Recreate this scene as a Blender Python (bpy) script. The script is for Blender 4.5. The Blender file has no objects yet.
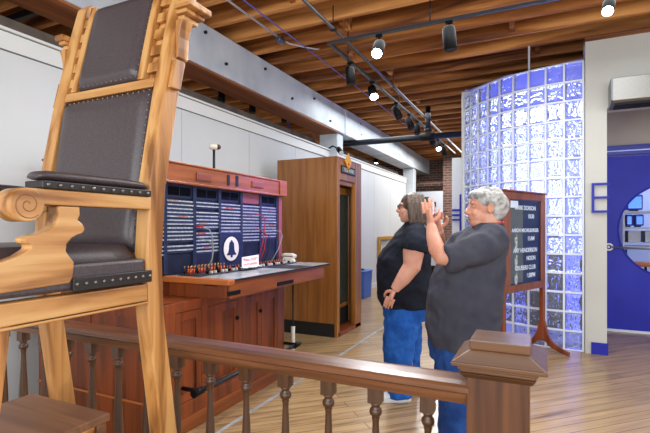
import bpy, bmesh, math, random
from mathutils import Vector, Matrix, noise
random.seed(7)
S = bpy.context.scene
COL = S.collection
H = 1.35; FPX = 450.0; HY = 228.0
YAW = math.radians(25.5)
FV = Vector((-math.sin(YAW), math.cos(YAW), 0)); RV = Vector((math.cos(YAW), math.sin(YAW), 0))

# ---- measuring helpers: where a line of sight meets a known plane of the room
def ray(px, py):
    return FV + RV * ((px - 325) / FPX) + Vector((0, 0, (HY - py) / FPX))
def onX(px, py, X):
    r = ray(px, py); t = X / r.x; return Vector((X, r.y * t, H + r.z * t))
def onY(px, py, Y):
    r = ray(px, py); t = Y / r.y; return Vector((r.x * t, Y, H + r.z * t))

# ---- materials
def hexc(h):
    h = h.lstrip('#'); c = []
    for i in (0, 2, 4):
        v = int(h[i:i + 2], 16) / 255
        c.append(v / 12.92 if v <= .04045 else ((v + .055) / 1.055) ** 2.4)
    return (*c, 1)
def newmat(name, color='#808080', rough=.5, metal=0, spec=.5, coat=0, trans=0, ior=1.45):
    m = bpy.data.materials.new(name); m.use_nodes = True
    b = m.node_tree.nodes['Principled BSDF']
    b.inputs['Base Color'].default_value = hexc(color)
    b.inputs['Roughness'].default_value = rough
    b.inputs['Metallic'].default_value = metal
    b.inputs['Specular IOR Level'].default_value = spec
    b.inputs['Coat Weight'].default_value = coat
    b.inputs['Transmission Weight'].default_value = trans
    b.inputs['IOR'].default_value = ior
    return m
def ramp(nt, stops):
    r = nt.nodes.new('ShaderNodeValToRGB')
    e = r.color_ramp.elements
    while len(e) < len(stops): e.new(.5)
    for k, (p, c) in enumerate(stops):
        e[k].position = p; e[k].color = hexc(c)
    return r
def coords(nt, scale, rot=(0, 0, 0), kind='Object'):
    tc = nt.nodes.new('ShaderNodeTexCoord'); mp = nt.nodes.new('ShaderNodeMapping')
    mp.inputs['Scale'].default_value = scale; mp.inputs['Rotation'].default_value = rot
    nt.links.new(tc.outputs[kind], mp.inputs['Vector']); return mp
def addbump(nt, src, strength, dist=.01):
    b = nt.nodes['Principled BSDF']
    bp = nt.nodes.new('ShaderNodeBump'); bp.inputs['Strength'].default_value = strength
    bp.inputs['Distance'].default_value = dist
    nt.links.new(src, bp.inputs['Height']); nt.links.new(bp.outputs[0], b.inputs['Normal'])
def wood(name, light, dark, axis='z', rough=.4, coat=.15, scale=1.0, mid=None, contrast=(.3, .7)):
    m = newmat(name, light, rough, coat=coat); nt = m.node_tree; b = nt.nodes['Principled BSDF']
    s = {'x': (1.5, 22, 22), 'y': (22, 1.5, 22), 'z': (22, 22, 1.5)}[axis]
    mp = coords(nt, tuple(v * scale for v in s))
    n = nt.nodes.new('ShaderNodeTexNoise'); n.inputs['Scale'].default_value = 1; n.inputs['Detail'].default_value = 5
    n.inputs['Distortion'].default_value = .6
    nt.links.new(mp.outputs[0], n.inputs['Vector'])
    st = [(contrast[0], dark), (contrast[1], light)] if not mid else [(contrast[0], dark), (.5, mid), (contrast[1], light)]
    r = ramp(nt, st); nt.links.new(n.outputs['Fac'], r.inputs[0])
    nt.links.new(r.outputs[0], b.inputs['Base Color'])
    b.inputs['Coat Roughness'].default_value = .25
    addbump(nt, n.outputs['Fac'], .12, .004)
    return m
def noisy(name, c1, c2, scale=8, rough=.6, detail=4, bump=.1, metal=0, coat=0, sc3=(1, 1, 1), stops=(.35, .65), spec=.5, dist=.01):
    m = newmat(name, c1, rough, metal, coat=coat, spec=spec); nt = m.node_tree
    mp = coords(nt, sc3)
    n = nt.nodes.new('ShaderNodeTexNoise'); n.inputs['Scale'].default_value = scale; n.inputs['Detail'].default_value = detail
    nt.links.new(mp.outputs[0], n.inputs['Vector'])
    r = ramp(nt, [(stops[0], c1), (stops[1], c2)]); nt.links.new(n.outputs['Fac'], r.inputs[0])
    nt.links.new(r.outputs[0], nt.nodes['Principled BSDF'].inputs['Base Color'])
    if bump: addbump(nt, n.outputs['Fac'], bump, dist)
    return m
def emis(name, color, st):
    m = newmat(name, color, .5); b = m.node_tree.nodes['Principled BSDF']
    b.inputs['Emission Color'].default_value = hexc(color); b.inputs['Emission Strength'].default_value = st
    return m

M = {}
M['chairwood'] = wood('chair_wood', '#d29e60', '#84501f', 'z', .4, .2, .8, '#bd8347', (.36, .62))
M['chairwood_x'] = wood('chair_wood_cross', '#d5a468', '#8a5524', 'x', .4, .2, .8, '#c0884d', (.36, .62))
M['chairwood_y'] = wood('chair_wood_side', '#d5a468', '#8a5524', 'y', .4, .2, .8, '#c0884d', (.36, .62))
M['chairgroove'] = newmat('carved_groove', '#8f5a28', .5)
M['darkboard'] = wood('footrest_wood', '#8a5f42', '#5e3d28', 'x', .45, .15, .8)
M['leather'] = noisy('brown_leather', '#453a3b', '#52484a', 180, .36, 2, .15, dist=.002)
M['leatherdk'] = noisy('dark_leather_band', '#221b1a', '#2c2422', 150, .4, 2, .12, dist=.002)
M['nail'] = newmat('nail_steel', '#8d867f', .35, .9)
M['railwood'] = wood('rail_wood', '#855638', '#48291a', 'x', .33, .3, 1.0, '#684028')
M['balwood'] = wood('baluster_wood', '#644024', '#382213', 'z', .38, .25, 1.2)
M['newelwood'] = wood('newel_wood', '#693f20', '#40220f', 'z', .4, .15, 1.0, '#5a331b')
M['newelcap'] = wood('newel_cap_wood', '#704829', '#4a2c18', 'x', .3, .4, 1.0, '#684327')
M['board_wood'] = wood('switchboard_wood', '#9a4a20', '#5e2c12', 'z', .38, .2, .7, '#823e1a')
M['board_wood_y'] = wood('switchboard_wood_long', '#a65c2c', '#743c1a', 'y', .38, .2, .7, '#904c22')
M['ledge'] = wood('ledge_wood', '#cf7838', '#a1521f', 'x', .35, .35, .7)
M['boothwood'] = wood('booth_oak', '#9a6430', '#7a4a20', 'z', .35, .3, .8, '#8c5828')
M['boothtrim'] = wood('booth_trim_oak', '#ad7030', '#7c4a1c', 'z', .35, .3, .8)
M['easelwood'] = wood('easel_wood', '#8e4526', '#5c2814', 'z', .35, .3, .9)
M['joist'] = wood('joist_pine', '#e6a25c', '#5c2f16', 'x', .7, 0, .35, '#aa6830', (.34, .66))
M['deck'] = wood('ceiling_deck', '#5a341a', '#2a160a', 'x', .8, 0, .4)
M['beamgrey'] = noisy('grey_painted_timber', '#bcc4cd', '#d3dae0', 2.5, .6, 5, .1)
M['beamwood'] = wood('beam_underside', '#a5673a', '#6e4022', 'y', .7, 0, .5)
M['darksteel'] = noisy('dusty_dark_timber', '#4d4640', '#6d6055', 4, .7, 5, .1)
M['panelwhite'] = noisy('white_painted_panel', '#cfd2d2', '#d8dada', .8, .55, 3, 0)
M['trimwhite'] = noisy('white_trim', '#dcdeda', '#e2e3df', 1, .5, 2, 0)
M['seam'] = newmat('seam_grey', '#6b6a66', .6)
M['wallgrey'] = noisy('warm_grey_plaster', '#b9b7b0', '#c3c1ba', 1.2, .7, 3, .02)
M['walltan'] = noisy('tan_plaster', '#a3968a', '#aca094', 1.2, .7, 3, .02)
M['blue'] = noisy('royal_blue_paint', '#232796', '#2b2fa2', 2, .45, 2, 0, spec=.3)
M['bluedk'] = newmat('deep_blue_trim', '#22258c', .3, coat=.2)
M['black'] = newmat('black_enamel', '#0b0b0d', .5, spec=.25)
M['blackmatte'] = newmat('matte_black', '#161412', .6)
M['pipe'] = newmat('blackened_pipe', '#2b2f36', .35, .6)
M['track'] = newmat('track_grey', '#4a4d52', .4, .5)
M['steel'] = noisy('brushed_steel', '#8a8783', '#9b9894', 30, .4, 2, .03, metal=.9, sc3=(1, 20, 20))
M['conduit'] = newmat('galvanised_conduit', '#74787e', .3, .8)
M['cablew'] = newmat('white_cable', '#c9ccd4', .5)
M['cableb'] = newmat('blue_cable', '#5a62b8', .5)
M['swblue'] = noisy('switchboard_navy', '#101628', '#182038', 12, .4, 3, 0)
M['swblue2'] = newmat('navy_upright', '#1c2748', .4)
M['stripw'] = noisy('designation_strip', '#c9ccd0', '#6d7486', 60, .4, 3, 0, sc3=(1, 3, .4))
M['stripr'] = noisy('designation_strip_red', '#b0432e', '#8f8f92', 30, .4, 3, 0, sc3=(1, 1, .2))
M['stripb'] = noisy('jack_strip', '#1a2037', '#3a4870', 90, .4, 2, 0, sc3=(1, 4, .6))
M['dark'] = newmat('black_window', '#030304', .5, spec=.1)
M['cream'] = newmat('cream_enamel', '#e0dccb', .45)
M['sheet'] = noisy('counter_steel_sheet', '#a8acb0', '#ccd0d2', 6, .22, 4, .02, metal=.3)
M['counteredge'] = newmat('counter_edge_black', '#20222a', .4)
M['pinkpanel'] = newmat('reddish_wood_panel', '#8e4a4c', .4)
M['brass'] = newmat('brass_plug', '#c08a4a', .3, .8)
M['redcord'] = newmat('red_cord', '#b8241f', .5)
M['greycord'] = newmat('grey_cord', '#8d8f8a', .5)
M['orangecord'] = newmat('orange_plug', '#c9541f', .45)
M['signwhite'] = newmat('sign_white', '#efe9e6', .5)
M['signred'] = newmat('sign_red_ink', '#c02038', .5)
M['yellow'] = newmat('yellow_diamond_card', '#e8a23a', .5)
M['glassdk'] = newmat('booth_dark_glass', '#3b4038', .12, spec=.7)
M['bluebin'] = newmat('blue_plastic', '#3b6bb8', .4)
M['gold'] = wood('gilt_frame', '#c99a3c', '#9a6c22', 'z', .4, .3)
M['picture'] = noisy('picture_print', '#8c8f92', '#c9c6bd', 5, .6, 3, 0)
M['skinA'] = noisy('skin_a', '#c98e78', '#d39b85', 14, .5, 3, .03, spec=.4)
M['skinB'] = noisy('skin_b', '#c98a70', '#d69c84', 14, .5, 3, .03, spec=.4)
M['blackshirt'] = noisy('black_jersey', '#14161f', '#1c1f2a', 9, .85, 3, .3, spec=.2, dist=.03)
M['greyshirt'] = noisy('charcoal_jersey', '#3c3c48', '#46464f', 7, .85, 3, .35, spec=.2, dist=.03)
M['jeansA'] = noisy('blue_denim', '#1a4c9a', '#2a62b4', 9, .8, 5, .35, spec=.2, dist=.02)
M['jeansB'] = noisy('blue_denim_dark', '#203f7c', '#2c5596', 9, .8, 5, .35, spec=.2, dist=.02)
M['hairA'] = noisy('ash_brown_hair', '#3d2f27', '#634f41', 30, .5, 3, .3, sc3=(3, 3, .3), dist=.01)
M['hairB'] = noisy('silver_hair', '#77736f', '#c4c1bd', 22, .5, 4, .5, sc3=(1, 2.5, 1.4), dist=.012)
M['redtrim'] = newmat('red_lanyard', '#b02830', .5)
M['lens'] = newmat('glasses_frame', '#241a18', .3)
M['eyewhite'] = newmat('eye_white', '#c4aca2', .4)
M['iris'] = newmat('iris', '#3a2a20', .3)
M['lip'] = newmat('lip', '#a85a50', .5)
M['maroon'] = newmat('maroon_dome', '#54282e', .3)
M['seamlight'] = newmat('seam_pale', '#b4b4b0', .6)
M['phone'] = newmat('phone_case', '#d8d4d8', .3)
M['shoe'] = newmat('white_sneaker', '#dcdcdc', .5)
M['lamp'] = emis('lamp_lens', '#f4f8ff', 30)
M['darkblueglow'] = newmat('navy_panel', '#131a3c', .4)
M['letter'] = newmat('white_letter', '#e9edf2', .5)
M['boardface'] = newmat('board_face', '#172a58', .25)
M['boardgrey'] = noisy('photo_grey', '#4a5054', '#5f6464', 4, .5, 3, 0)
M['photopale'] = noisy('photo_figure', '#d8d6d0', '#8c8880', 30, .5, 2, 0)
M['roomwhite'] = newmat('pale_blue_wall', '#c6cdf0', .7)
M['roomblue'] = newmat('periwinkle_wall', '#98a4f0', .7)
M['tubeglow'] = emis('tube_glow', '#f2f6ff', 6)
M['beige'] = newmat('beige_equipment', '#b8b0a4', .5)
M['screen'] = emis('screen_blue', '#5f92e0', .7)
M['panelcard'] = newmat('display_card', '#b9bcc6', .6)
M['green'] = newmat('dark_green_photo', '#2d4038', .6)

def planks():
    m = newmat('plank_floor', '#c09a70', .3, coat=.15); nt = m.node_tree; L = nt.links; b = nt.nodes['Principled BSDF']
    mp = coords(nt, (1, 1, 1), (0, 0, math.radians(-44.5)))
    br = nt.nodes.new('ShaderNodeTexBrick'); br.inputs['Scale'].default_value = 1
    br.inputs['Brick Width'].default_value = 2.6; br.inputs['Row Height'].default_value = .098
    br.inputs['Mortar Size'].default_value = .004; br.inputs['Mortar Smooth'].default_value = .3
    br.inputs['Color1'].default_value = (1, 1, 1, 1); br.inputs['Color2'].default_value = (0, 0, 0, 1)
    br.inputs['Mortar'].default_value = (.5, .5, .5, 1); br.offset = .37
    L.new(mp.outputs[0], br.inputs['Vector'])
    mp2 = nt.nodes.new('ShaderNodeMapping'); mp2.inputs['Scale'].default_value = (1.2, 16, 1); L.new(mp.outputs[0], mp2.inputs['Vector'])
    n = nt.nodes.new('ShaderNodeTexNoise'); n.inputs['Scale'].default_value = 1.4; n.inputs['Detail'].default_value = 6
    L.new(mp2.outputs[0], n.inputs['Vector'])
    mix = nt.nodes.new('ShaderNodeMath'); mix.operation = 'MULTIPLY_ADD'; mix.inputs[1].default_value = .16
    L.new(br.outputs['Color'], mix.inputs[0]); L.new(n.outputs['Fac'], mix.inputs[2])
    r = ramp(nt, [(.34, '#6a5036'), (.5, '#9f7f58'), (.8, '#b8976c')]); L.new(mix.outputs[0], r.inputs[0])
    mm = nt.nodes.new('ShaderNodeMix'); mm.data_type = 'RGBA'
    L.new(br.outputs['Fac'], mm.inputs[0]); L.new(r.outputs[0], mm.inputs[6]); mm.inputs[7].default_value = hexc('#5a4028')
    n2 = nt.nodes.new('ShaderNodeTexNoise'); n2.inputs['Scale'].default_value = 26; n2.inputs['Detail'].default_value = 3
    mp3 = nt.nodes.new('ShaderNodeMapping'); mp3.inputs['Scale'].default_value = (.25, 1, 1); L.new(mp.outputs[0], mp3.inputs['Vector']); L.new(mp3.outputs[0], n2.inputs['Vector'])
    r2 = ramp(nt, [(.70, '#000000'), (.78, '#ffffff')]); L.new(n2.outputs['Fac'], r2.inputs[0])
    mm2 = nt.nodes.new('ShaderNodeMix'); mm2.data_type = 'RGBA'; L.new(r2.outputs[0], mm2.inputs[0]); L.new(mm.outputs[2], mm2.inputs[6]); mm2.inputs[7].default_value = hexc('#6c5238')
    L.new(mm2.outputs[2], b.inputs['Base Color'])
    addbump(nt, br.outputs['Fac'], -.25, .004)
    return m
M['floor'] = planks()
def brickmat():
    m = newmat('red_brick', '#8a5a48', .85); nt = m.node_tree; L = nt.links
    mp = coords(nt, (1, 1, 1), (math.radians(90), 0, 0))
    br = nt.nodes.new('ShaderNodeTexBrick'); br.inputs['Scale'].default_value = 1
    br.inputs['Brick Width'].default_value = .22; br.inputs['Row Height'].default_value = .075; br.inputs['Mortar Size'].default_value = .009
    br.inputs['Color1'].default_value = hexc('#744c3e'); br.inputs['Color2'].default_value = hexc('#4a322c'); br.inputs['Mortar'].default_value = hexc('#857b74')
    L.new(mp.outputs[0], br.inputs['Vector']); L.new(br.outputs['Color'], nt.nodes['Principled BSDF'].inputs['Base Color'])
    addbump(nt, br.outputs['Fac'], -.4, .01)
    return m
M['brick'] = brickmat()
def glassmat():
    m = newmat('glass_block', '#e6ecff', .03, trans=.88, ior=1.45); return m
M['glassblock'] = glassmat()
M['mortar'] = newmat('block_mortar', '#e4e9f4', .6)
M['clear'] = newmat('clear_glass', '#f4f8ff', .0, trans=1.0, ior=1.02)

# ---- mesh collector
class MB:
    def __init__(s): s.v = []; s.f = []; s.sm = []
    def add(s, vs, fs, smooth=False):
        o = len(s.v); s.v += [Vector(v) for v in vs]; s.f += [tuple(i + o for i in f) for f in fs]; s.sm += [smooth] * len(fs); return s
    def box(s, x0, y0, z0, x1, y1, z1):
        x0, x1 = sorted((x0, x1)); y0, y1 = sorted((y0, y1)); z0, z1 = sorted((z0, z1))
        vs = [(x0, y0, z0), (x1, y0, z0), (x1, y1, z0), (x0, y1, z0), (x0, y0, z1), (x1, y0, z1), (x1, y1, z1), (x0, y1, z1)]
        return s.add(vs, [(3, 2, 1, 0), (4, 5, 6, 7), (0, 1, 5, 4), (1, 2, 6, 5), (2, 3, 7, 6), (3, 0, 4, 7)])
    def obox(s, c, ax, ay, az, hx, hy, hz):
        c = Vector(c); vs = []
        for k in (-1, 1):
            for (i, j) in ((-1, -1), (1, -1), (1, 1), (-1, 1)):
                vs.append(c + ax * hx * i + ay * hy * j + az * hz * k)
        return s.add(vs, [(3, 2, 1, 0), (4, 5, 6, 7), (0, 1, 5, 4), (1, 2, 6, 5), (2, 3, 7, 6), (3, 0, 4, 7)])
    def prism(s, poly, axis, a, b, smooth=False):
        n = len(poly)
        def mk(p, t):
            if axis == 'x': return (t, p[0], p[1])
            if axis == 'y': return (p[0], t, p[1])
            return (p[0], p[1], t)
        vs = [mk(p, a) for p in poly] + [mk(p, b) for p in poly]
        s.add(vs, [tuple(range(n))[::-1], tuple(range(n, 2 * n))])
        o = len(s.v) - 2 * n
        for i in range(n):
            j = (i + 1) % n; s.f.append((o + i, o + j, o + n + j, o + n + i)); s.sm.append(smooth)
        return s
    def tube(s, pts, r, seg=10, caps=True, smooth=True):
        pts = [Vector(p) for p in pts]; n = len(pts)
        rs = r if isinstance(r, (list, tuple)) else [r] * n
        vs = []; fs = []; up = None
        for i, p in enumerate(pts):
            d = (pts[min(i + 1, n - 1)] - pts[max(i - 1, 0)]).normalized()
            if up is None: up = Vector((0, 0, 1)) if abs(d.z) < .9 else Vector((1, 0, 0))
            a = d.cross(up).normalized(); b = a.cross(d).normalized(); up = b
            rr = rs[i]; ra, rb = rr if isinstance(rr, (list, tuple)) else (rr, rr)
            for k in range(seg):
                t = 2 * math.pi * k / seg; vs.append(p + a * ra * math.cos(t) + b * rb * math.sin(t))
        for i in range(n - 1):
            for k in range(seg):
                k2 = (k + 1) % seg; fs.append((i * seg + k, i * seg + k2, (i + 1) * seg + k2, (i + 1) * seg + k))
        s.add(vs, fs, smooth)
        if caps:
            o = len(s.v) - len(vs)
            s.f.append(tuple(o + k for k in range(seg))[::-1]); s.sm.append(False)
            s.f.append(tuple(o + (n - 1) * seg + k for k in range(seg))); s.sm.append(False)
        return s
    def lathe(s, prof, c=(0, 0, 0), seg=16):
        return s.tube([(c[0], c[1], c[2] + z) for r, z in prof], [r for r, z in prof], seg)
    def ell(s, c, r, seg=16, rings=10, rot=None):
        c = Vector(c); vs = []; fs = []
        for i in range(rings + 1):
            th = math.pi * i / rings
            for k in range(seg):
                ph = 2 * math.pi * k / seg
                v = Vector((r[0] * math.sin(th) * math.cos(ph), r[1] * math.sin(th) * math.sin(ph), r[2] * math.cos(th)))
                if rot: v = rot @ v
                vs.append(c + v)
        for i in range(rings):
            for k in range(seg):
                k2 = (k + 1) % seg; fs.append((i * seg + k, (i + 1) * seg + k, (i + 1) * seg + k2, i * seg + k2))
        return s.add(vs, fs, True)
    def loft(s, rings, seg=24, pw=2.0):
        # rings: (cx, cy, cz, rx, ry)
        vs = []; fs = []
        for (cx, cy, cz, rx, ry) in rings:
            for k in range(seg):
                t = 2 * math.pi * k / seg; c, sn = math.cos(t), math.sin(t)
                vs.append((cx + rx * math.copysign(abs(c) ** (2 / pw), c), cy + ry * math.copysign(abs(sn) ** (2 / pw), sn), cz))
        n = len(rings)
        for i in range(n - 1):
            for k in range(seg):
                k2 = (k + 1) % seg; fs.append((i * seg + k, i * seg + k2, (i + 1) * seg + k2, (i + 1) * seg + k))
        fs.append(tuple(range(seg))[::-1]); fs.append(tuple((n - 1) * seg + k for k in range(seg)))
        return s.add(vs, fs, True)
    def build(s, name, mat, parent=None, bevel=0, segs=2, origin=None, fix=False):
        me = bpy.data.meshes.new(name)
        off = Vector((0, 0, 0))
        o = bpy.data.objects.new(name, me)
        if parent is None and not fix:
            if origin is None:
                xs = [v.x for v in s.v]; ys = [v.y for v in s.v]; zs = [v.z for v in s.v]
                origin = ((min(xs) + max(xs)) / 2, (min(ys) + max(ys)) / 2, min(zs))
            off = Vector(origin); o.location = off
        elif parent is not None:
            off = world(parent)
        me.from_pydata([v - off for v in s.v], [], s.f)
        bm = bmesh.new(); bm.from_mesh(me); bmesh.ops.recalc_face_normals(bm, faces=bm.faces); bm.to_mesh(me); bm.free()
        me.polygons.foreach_set('use_smooth', s.sm[:len(me.polygons)])
        me.materials.append(mat if not isinstance(mat, str) else M[mat])
        COL.objects.link(o)
        if parent is not None: o.parent = parent
        if bevel:
            md = o.modifiers.new('bevel', 'BEVEL'); md.width = bevel; md.segments = segs; md.limit_method = 'ANGLE'; md.angle_limit = math.radians(40)
            if segs > 1: md.harden_normals = False
        return o
def world(o):
    v = Vector(o.location)
    while o.parent is not None: o = o.parent; v = v + Vector(o.location)
    return v
def tag(o, label, cat, group=None, kind=None):
    o['label'] = label; o['category'] = cat
    if group: o['group'] = group
    if kind: o['kind'] = kind
    return o
def thing(name, loc, label, cat, group=None, rz=0):
    o = bpy.data.objects.new(name, None); o.empty_display_size = .1; COL.objects.link(o); o.location = loc
    o.rotation_euler = (0, 0, rz); return tag(o, label, cat, group)
def struct(name, mb, mat, bevel=0, parent=None):
    o = mb.build(name, mat, parent, bevel)
    if parent is None: o['kind'] = 'structure'
    return o
def copy_tree(o, parent=None):
    c = o.copy(); COL.objects.link(c); c.parent = parent
    for ch in list(o.children): copy_tree(ch, c)
    return c
def text(name, body, loc, size, mat, parent, u, v, ext=.001, align='CENTER', bold=0):
    """flat lettering as a mesh; u = reading direction, v = up"""
    cu = bpy.data.curves.new(name, 'FONT'); cu.body = body; cu.size = size; cu.extrude = ext; cu.align_x = align; cu.align_y = 'CENTER'; cu.offset = bold
    to = bpy.data.objects.new(name, cu); COL.objects.link(to)
    bpy.context.view_layer.update()
    me = bpy.data.meshes.new_from_object(to); bpy.data.objects.remove(to)
    o = bpy.data.objects.new(name, me); COL.objects.link(o); me.materials.clear(); me.materials.append(M[mat])
    u = Vector(u).normalized(); v = Vector(v).normalized(); n = u.cross(v)
    mt = Matrix((u, v, n)).transposed().to_4x4(); me.transform(mt)
    o.parent = parent; o.location = Vector(loc) - world(parent)
    return o

# =====================================================  SETTING
struct('floor', MB().box(-7, -3.2, -.1, 7, 17, 0), 'floor')
# ceiling: deck with timber joists running across
ZJ = 3.52
struct('ceiling', MB().box(-7, -3.2, ZJ + .30, 7, 17, ZJ + .36), 'deck')
mb = MB(); y = -.6; k = 0
while y < 16.5:
    d = random.uniform(-.02, .02)
    mb.box(-6.95, y + d, ZJ, 6.95, y + d + .058, ZJ + .30)
    y += .405; k += 1
struct('ceiling_joists', mb, 'joist')
mb = MB()
for i in range(5):
    for j in range(13):
        mb.box(-2.2 + i * 1.9 + (j % 2) * .25, 2 + j * .81, ZJ + .03, -2.15 + i * 1.9 + (j % 2) * .25, 2.35 + j * .81, ZJ + .26)
struct('ceiling_blocking', mb, 'joist')
# grey painted main beam over the partition
mb = MB()
mb.box(-3.57, -3, 3.055, -3.2, 7.55, 3.515); mb.box(-3.58, 7.555, 3.04, -3.18, 12.6, 3.515); mb.box(-3.57, 12.605, 3.055, -3.2, 16.3, 3.515)
struct('ceiling_beam', mb, 'beamgrey', .012)
struct('trim_1', MB().box(-3.56, -3, 3.03, -3.21, 7.35, 3.053), 'beamwood')
mb = MB()
for yy, zz in ((3.75, 3.42), (4.1, 3.2), (4.9, 3.4), (5.6, 3.2), (6.3, 3.38), (6.9, 3.16), (8.3, 3.4), (8.35, 3.2), (9.9, 3.38), (11, 3.2)):
    mb.tube([(-3.2, yy, zz), (-3.175, yy, zz)], .018, 8)
struct('trim_2', mb, 'pipe')
# posts under the beam
for (xa, xb, ya, yb) in ((-3.80, -3.24, 7.3, 7.56), (-3.52, -3.22, 12.55, 12.85)):
    struct('wall_post', MB().box(xa, ya, 0, xb, yb, 3.035), 'beamgrey', .01)
mb = MB().prism([(7.28, 2.93), (7.28, 3.03), (6.9, 3.03), (6.95, 2.98), (7.05, 2.96), (7.12, 2.9), (7.2, 2.88), (7.28, 2.82)], 'x', -3.85, -3.58)
struct('trim_3', mb, 'beamwood')
# white partition
PX = -3.4
mb = MB().box(PX - .12, -3, 0, PX, 12.4, 2.605)
struct('wall_partition', mb, 'panelwhite')
mb = MB().box(PX - .13, -3, 2.605, PX + .015, 12.41, 2.735).box(PX - .15, -3, 2.735, PX + .035, 12.43, 2.755)
struct('trim_4', mb, 'trimwhite')
mb = MB()
for zz in (2.598, 2.7285): mb.box(PX + .001, -3, zz, PX + (.012 if zz < 2.7 else .018), 12.4, zz + .009)
y = 2.4
struct('trim_5', mb, 'seam')
mb = MB()
while y < 12: mb.box(PX, y, 0, PX + .0015, y + .005, 2.598); y += 1.22
struct('trim_11', mb, 'seamlight')
struct('baseboard_left', MB().box(PX + .001, 5.9, 0, PX + .018, 12.4, .1), 'trimwhite')
struct('trim_6', MB().box(-3.95, -3, 2.6, -3.62, 12.4, 2.935), 'darksteel')
struct('wall_left', MB().box(-7, -3.2, 0, -6.9, 17, 3.8), 'panelwhite')
# far end
struct('wall_back', MB().box(-6.9, 14.5, 0, 6.9, 14.8, 3.8), 'brick')
struct('wall_brick_pier', MB().box(-2.56, 13.4, 0, -2.27, 13.6, 3.5), 'brick')
struct('wall_brick_lintel', MB().box(-6, 13.6, 2.62, -2.5, 13.8, 2.74), 'brick')
p0 = onY(452, 158, 10.0); p1 = onY(470, 158, 10.0)
struct('wall_far_white', MB().box(p0.x, 10, 0, p1.x + 1.4, 10.2, p0.z), 'trimwhite')
# right side: glass block curve, pier, wall over the opening
GC = Vector((.43, 7.2)); GR = 1.56; NC, NR = 9, 15; A0, A1 = 0.0, math.radians(62); GH = 3.18
def gp(a, r): return Vector((GC.x - r * math.sin(a), GC.y - r * math.cos(a)))
ca = (A1 - A0) / NC; ch = GH / NR
mo = MB(); g = MB()
def arcslab(mb, a0, a1, r0, r1, z0, z1, n):
    vs = []; fs = []
    for i in range(n + 1):
        a = a0 + (a1 - a0) * i / n
        for (r, z) in ((r0, z0), (r1, z0), (r1, z1), (r0, z1)):
            p = gp(a, r); vs.append((p.x, p.y, z))
    for i in range(n):
        for k in range(4):
            k2 = (k + 1) % 4; fs.append((i * 4 + k, i * 4 + k2, i * 4 + 4 + k2, i * 4 + 4 + k))
    fs.append((0, 1, 2, 3)); fs.append((n * 4 + 3, n * 4 + 2, n * 4 + 1, n * 4))
    mb.add(vs, fs)
for j in range(NR + 1):
    arcslab(mo, A0, A1, GR - .09, GR - .004, max(0, j * ch - .010), min(GH, j * ch + .010) + (.001 if j == 0 else 0), 18)
for i in range(NC + 1):
    w = .010 / GR; a = A0 + ca * i
    arcslab(mo, a - w, a + w, GR - .09, GR - .005, 0, GH, 1)
wall_glass = struct('wall_glass_block', mo, 'mortar')
NG = 18
for i in range(NC):
    for j in range(NR):
        rnd = random.Random(i * 31 + j); ph = [rnd.uniform(0, 6.28) for _ in range(6)]
        vs = []; fs = []
        sx, sz = rnd.uniform(0, 50), rnd.uniform(0, 50)
        for b in range(NG + 1):
            for a in range(NG + 1):
                u, v = a / NG, b / NG
                e = min(1, min(u, 1 - u, v, 1 - v) * 7)
                q = noise.noise(Vector((u * 9 + sx, v * 9 + sz, 0))); q2 = noise.noise(Vector((u * 14 + sz, v * 14 + sx, 3)))
                h = (abs(q) * 1.6 + abs(q2) * .55) * .019 * e
                ang = A0 + ca * i + (.0115 / GR) + (ca - .023 / GR) * u
                p = gp(ang, GR - .012 + h - .004 * (1 - e)); z = j * ch + .0115 + (ch - .023) * v
                vs.append((p.x, p.y, z))
        n0 = (NG + 1) ** 2
        for b in range(NG):
            for a in range(NG):
                q0 = b * (NG + 1) + a; fs.append((q0, q0 + 1, q0 + NG + 2, q0 + NG + 1))
        rim = [a for a in range(NG + 1)] + [b * (NG + 1) + NG for b in range(1, NG + 1)] + [NG * (NG + 1) + a for a in range(NG - 1, -1, -1)] + [b * (NG + 1) for b in range(NG - 1, 0, -1)]
        back = {}
        for q0 in rim:
            a, b = q0 % (NG + 1), q0 // (NG + 1); u, v = a / NG, b / NG
            ang = A0 + ca * i + (.0115 / GR) + (ca - .023 / GR) * u
            p = gp(ang, GR - .075); back[q0] = len(vs); vs.append((p.x, p.y, j * ch + .0115 + (ch - .023) * v))
        for q, q0 in enumerate(rim):
            q1 = rim[(q + 1) % len(rim)]; fs.append((q1, q0, back[q0], back[q1]))
        fs.append(tuple(back[q0] for q0 in rim))
        g.add(vs, fs[:NG * NG], True); o_ = len(g.v) - len(vs)
        g.f += [tuple(q + o_ for q in f_) for f_ in fs[NG * NG:]]; g.sm += [False] * (len(fs) - NG * NG)
gb = g.build('glass_blocks', 'glassblock', wall_glass)
# end frame
pe = gp(A1, GR - .05)
struct('trim_7', MB().obox((pe.x - .02, pe.y + .02, 1.62), Vector((math.cos(A1), -math.sin(A1), 0)), Vector((math.sin(A1), math.cos(A1), 0)), Vector((0, 0, 1)), .02, .06, 1.62), 'trimwhite')
mb = MB().box(.445, 5.6, 0, .645, 5.82, 3.36).box(.645, 5.6, 2.62, 6.9, 5.82, 3.36)
struct('wall_right', mb, 'wallgrey')
struct('trim_8', MB().box(.44, 5.585, 3.36, 6.9, 5.84, 3.40), 'joist')
struct('baseboard_right', MB().box(.50, 5.585, 0, .655, 5.6, .125), 'blue')
struct('wall_recess', MB().box(.6, 6.95, 2.42, 6.9, 7.05, 3.1), 'walltan')
struct('ceiling_recess', MB().box(.6, 5.83, 3.1, 6.9, 7.05, 3.16), 'walltan')
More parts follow.
